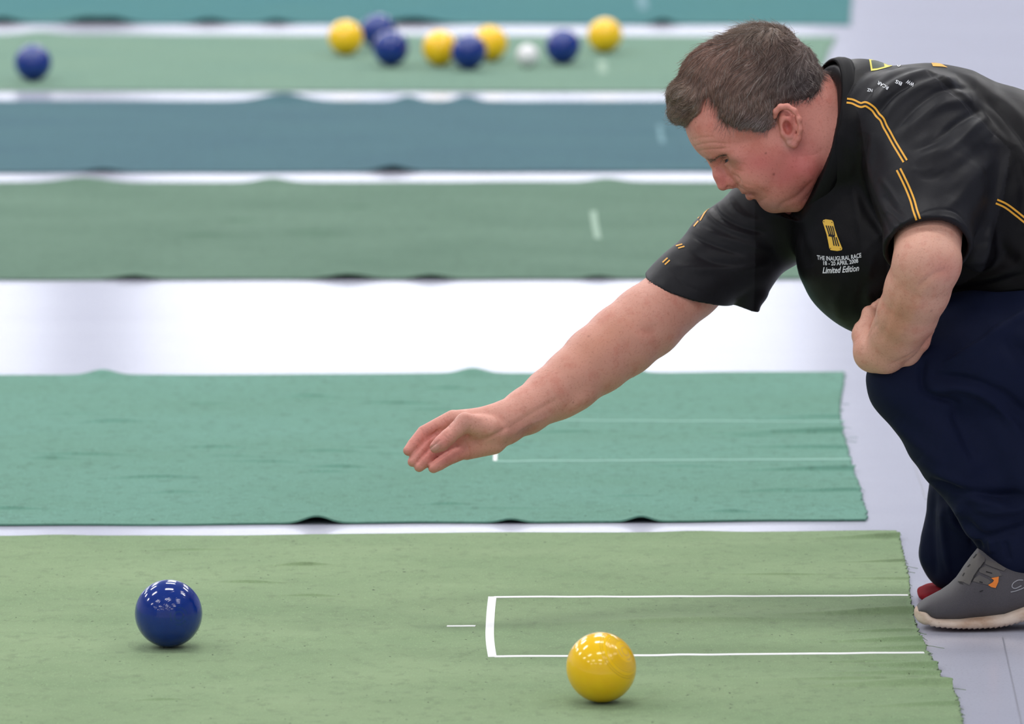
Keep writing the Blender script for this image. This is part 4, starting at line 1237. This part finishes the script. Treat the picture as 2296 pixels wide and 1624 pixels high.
# trousers -----------------------------------------------------------------
R_ = Field()
R_.cone((2400, 760, 90), 200, (2200, 812, 45), 150, k=20); R_.cone((2200, 812, 45), 150, (2030, 854, 5), 86, k=24)
R_.cone((2330, 700, 130), 120, (2140, 760, 60), 100, k=30)
R_.chain([((2034, 862, 5), 84), ((2115, 982, 15), 80), ((2148, 1028, 20), 79), ((2235, 1150, 30), 76), ((2280, 1232, 30), 74)], k=24)
R_.cone((2190, 900, 30), 80, (2340, 1090, 40), 120, k=30)
R_.ell((2420, 760, 200), (190, 190, 250), 0, k=40)
R_.cone((2380, 760, 330), 160, (2215, 1000, 385), 122, k=30)
R_.cone((2215, 1000, 385), 124, (2152, 1237, 400), 90, k=24)
R_.cone((2154, 1237, 400), 89, (2580, 1262, 430), 78, k=24)
R_.cone((2240, 1080, 100), 60, (2400, 1160, 140), 90, k=30)
VR, QR = R_.mesh(4.2, (1900, 560, -200), (2700, 1380, 640), smooth=2)
TF = [([(2110, 812), (2160, 790), (2230, 740), (2310, 690)], (7, 16), 7), ([(2068, 800), (2062, 850), (2080, 885), (2150, 905)], 9, -7), ([(2075, 880), (2150, 870), (2220, 900), (2296, 990)], 12, 7),
      ([(2080, 840), (2160, 850), (2240, 880), (2310, 940)], 9, -6), ([(2086, 1072), (2140, 1095), (2210, 1110), (2300, 1110)], 12, -12), ([(2060, 1030), (2120, 1070), (2200, 1120), (2300, 1150)], 16, 9),
      ([(2000, 940), (2060, 1000), (2130, 1050)], 14, 4), ([(2130, 900), (2160, 980), (2190, 1040)], 14, -6), ([(2150, 1120), (2160, 1180), (2200, 1210)], 12, 7), ([(2150, 1150), (2200, 1200), (2260, 1190), (2310, 1170)], 9, -7),
      ([(2190, 1210), (2200, 1235)], 5, -4), ([(2215, 1205), (2225, 1240)], 6, 4), ([(2250, 1210), (2262, 1260)], 6, -4), ([(2095, 1080), (2088, 1180), (2092, 1300)], 7, 4), ([(2115, 1100), (2108, 1200), (2118, 1310)], 9, -5),
      ([(2135, 1130), (2135, 1220), (2150, 1300)], 9, 5), ([(2075, 1130), (2068, 1220), (2080, 1290)], 6, -2.5), ([(2240, 760), (2290, 800), (2330, 880)], 18, -6), ([(2180, 1140), (2240, 1150), (2310, 1130)], 8, 5)]
TF = [(p_, w_, a_ * 1.6) for p_, w_, a_ in TF]
VR, _ = folds(VR, QR, TF)
NR = normals(VR, QR)
VR = VR + NR * (np.sin(VR[:, 0] * .05 + 1.6 * np.sin(VR[:, 1] * .03)) * np.sin(VR[:, 1] * .045 + VR[:, 2] * .03) * 1.6)[:, None]
m_navy = mat_cloth('navy_cotton', (7, 16, 42), 0.8, .02, 700, .2)
trousers = pobj('trousers', VR, QR, m_navy, person)

# shoe -----------------------------------------------------------------------
def interp(pts, x): 
    p = np.array(pts, float); return np.interp(x, p[:, 0], p[:, 1])
WS = 8                                       # depth of the shoe's centre line
def loft(us, top, bot, hw, wc, n=28, e=0.72, flat=False, toothed=None):
    V = []; F = []
    for i, u in enumerate(us):
        t_, b_, h_ = top(u), bot(u), hw(u)
        mid = (t_ + b_) / 2; hh = (b_ - t_) / 2
        for j in range(n):
            a = 2 * math.pi * j / n
            ca, sa = math.cos(a), math.sin(a)
            ww = h_ * math.copysign(abs(ca) ** e, ca); vv = hh * math.copysign(abs(sa) ** e, sa)
            vv2 = mid + vv
            if toothed and sa > .3: vv2 -= toothed(u) * (sa > .3)
            p = pc(u, vv2, 0); V.append((p[0], vv2 - 0.1325 * (wc + ww) * 1.0, wc + ww))
        if i:
            for j in range(n): F.append([(i - 1) * n + j, (i - 1) * n + (j + 1) % n, i * n + (j + 1) % n, i * n + j])
    F.append(list(range(n))[::-1]); F.append([(len(us) - 1) * n + j for j in range(n)])
    return V, F
soleTop = [(2050, 1378), (2054, 1371), (2060, 1369), (2074, 1371), (2080, 1376), (2086, 1383), (2096, 1387), (2150, 1388.5), (2200, 1385), (2250, 1379), (2296, 1362), (2340, 1350), (2460, 1348)]
soleBot = [(2050, 1388), (2056, 1398), (2066, 1404), (2090, 1409), (2130, 1412), (2180, 1413.5), (2230, 1412), (2262, 1407), (2296, 1398), (2330, 1400), (2400, 1410), (2460, 1400)]
upTop = [(2057, 1369), (2062, 1362), (2075, 1352), (2095, 1341), (2112, 1332), (2130, 1319), (2145, 1304), (2150, 1297), (2163, 1277), (2180, 1254), (2193, 1238), (2200, 1242), (2215, 1251), (2245, 1262), (2296, 1282), (2350, 1290), (2400, 1270), (2440, 1275), (2452, 1330)]
HWs = [(2050, 4), (2053, 22), (2060, 36), (2075, 50), (2100, 60), (2140, 66), (2200, 62), (2280, 52), (2360, 46), (2420, 42), (2450, 28), (2460, 6)]
us = np.concatenate([[2050.5, 2051.5, 2053, 2055, 2058, 2062], np.arange(2067, 2452, 3.0), [2455, 2458, 2460]])
tooth = lambda u: 3.2 * ((u - 2060) % 12.0) / 12.0 * (2075 < u < 2420)
def shoe_fix(V):                                 # sole outline was measured on the near side
    V = np.array(V); V[:, 1] += -0.1325 * 55; return V
Vs_, Fs_ = loft(us, lambda u: interp(soleTop, u), lambda u: interp(soleBot, u), lambda u: interp(HWs, u) + 3, WS, e=.55, toothed=tooth)
m_sole, nt, b = new_mat('worn_foam')
f = noise(nt, 22, 4, .6, vscale=(1, 1, 2)); f2 = noise(nt, 200, 2, .5)
c = mix(nt, lin((214, 196, 180)), lin((176, 142, 116)), ramp_fac(nt, f, .42, .75)); c = mix(nt, c, lin((150, 120, 100)), ramp_fac(nt, f2, .66, .85))
nt.links.new(c, b.inputs['Base Color']); setp(b, rough=.75); bump(nt, b, f2, .2, .001)
us2 = np.concatenate([[2057.5, 2059, 2061, 2064], np.arange(2067, 2450, 3.0), [2452]])
Vu_, Fu_ = loft(us2, lambda u: interp(upTop, u), lambda u: interp(soleTop, u) + 12, lambda u: interp(HWs, u) * (1.0 if u < 2100 else 1) - 1, WS, e=.92)
Vu_ = np.array(Vu_)
# narrow the upper towards the tongue ridge
mid_v = np.array([interp(soleTop, p[0]) for p in Vu_]); topv = np.array([interp(upTop, p[0]) for p in Vu_])
m_up, nt, b = new_mat('grey_knit')
f = noise(nt, 1100, 2, .5); f2 = noise(nt, 30, 3, .5)
c = mix(nt, lin((74, 71, 77)), lin((86, 82, 85)), f2); c = mix(nt, c, lin((58, 56, 61)), ramp_fac(nt, f, .45, .9))
nt.links.new(c, b.inputs['Base Color']); setp(b, rough=.85, sheen=.2); bump(nt, b, f, .5, .001)
# the trouser-side offset: with the camera's tilt the near rim sits lower
dv = 0.1325 * (WS - 60)
Vs_ = np.array(Vs_); Vs_[:, 1] += dv; Vu_[:, 1] += dv * 1.0
shoe = pobj('shoe', Vu_, Fu_, m_up, person, label='grey knit sports shoe on the front foot')
pobj('sole', Vs_, Fs_, m_sole, shoe, label='scuffed beige foam sole')
bs = projector(Vu_, [q for q in Fu_ if len(q) == 4])
m_lace = plain('grey_overlay', (92, 88, 86), .75)
m_dark = plain('dark_gap', (26, 25, 28), .8)
cage = Bag()
cage.add(polypatch(bs, [(2194, 1240), (2208, 1253), (2206, 1262), (2196, 1276), (2190, 1288), (2180, 1300), (2174, 1313), (2160, 1306), (2147, 1304), (2152, 1296), (2164, 1278), (2180, 1256)], 2.0, 4))
cage.add(polypatch(bs, [(2196, 1276), (2210, 1270), (2240, 1282), (2246, 1292), (2236, 1294), (2224, 1296), (2206, 1288), (2196, 1284)], 1.6, 4))
cage.add(polypatch(bs, [(2184, 1298), (2196, 1290), (2216, 1300), (2222, 1306), (2214, 1312), (2196, 1308), (2182, 1304)], 1.6, 4))
cage.add(polypatch(bs, [(2210, 1256), (2240, 1266), (2256, 1276), (2250, 1282), (2228, 1274), (2208, 1266)], 1.6, 4))
if cage.F: pobj('lace_cage', cage.V, cage.F, m_lace, shoe)
gaps = Bag()
for p in ([(2184, 1253), (2191, 1244)], [(2171, 1273), (2177, 1267)], [(2160, 1293), (2164, 1286)], [(2206, 1262), (2196, 1276), (2184, 1294), (2178, 1306)], [(2150, 1306), (2160, 1310)],
          [(2210, 1283), (2224, 1287)], [(2196, 1305), (2203, 1307)], [(2196, 1327), (2204, 1324)]):
    gaps.add(ribbon(bs, p, 1.1, 2.6, 2, smooth=False))
if gaps.F: pobj('lace_gap', gaps.V, gaps.F, m_dark, shoe, label='dark gaps between the straps')
tabs = polypatch(bs, [(2222, 1297), (2239, 1294), (2238, 1306), (2232, 1319), (2222, 1317), (2215, 1312), (2226, 1306), (2228, 1302)], 2.2, 3)
pobj('heel_tab', *tabs, plain('orange_tab', (236, 130, 40), .6), shoe, label='orange tab on the side')
lg = Bag()
lg.add(ribbon(bs, [(2294, 1302), (2282, 1302), (2272, 1308), (2269, 1316), (2276, 1320), (2290, 1314)], .9, 1.2, 2)); lg.add(ribbon(bs, [(2266, 1328), (2276, 1326), (2290, 1321), (2304, 1314)], .9, 1.2, 2))
if lg.F: pobj('side_logo', lg.V, lg.F, plain('silver_print', (160, 160, 166), .4), shoe)

# red kneeling pad --------------------------------------------------------------
Vp = []; Fp = []
n1_, n2_ = 26, 48
gv = lambda w: CYP + S * (H - math.sin(PITCH) * (Z0 + w / S)) / math.cos(PITCH)
cpd = W([pc(2152, gv(395), 395)])[0]; cpd[2] = 0.0
sgn = lambda x, e: math.copysign(abs(x) ** e, x)
for i in range(n1_ + 1):
    ph_ = -math.pi / 2 + math.pi * i / n1_
    for j in range(n2_):
        a = 2 * math.pi * j / n2_
        r__ = sgn(math.cos(ph_), .45)
        Vp.append(np.array([r__ * sgn(math.cos(a), .7) * 0.064, r__ * sgn(math.sin(a), .7) * 0.075, 0.0098 + sgn(math.sin(ph_), .8) * 0.0090 + 0.0006 * math.sin(a * 9) * r__]))
for i in range(n1_):
    for j in range(n2_): Fp.append([i * n2_ + j, i * n2_ + (j + 1) % n2_, (i + 1) * n2_ + (j + 1) % n2_, (i + 1) * n2_ + j])
pad = obj('kneeling_pad', np.array(Vp) + cpd, Fp, mat_cloth('red_cloth', (118, 12, 26), .9, 0, 500, .12), None, origin=cpd)
tag(pad, 'dark red cloth pad under the rear knee, behind the grey shoe', 'kneeling pad')
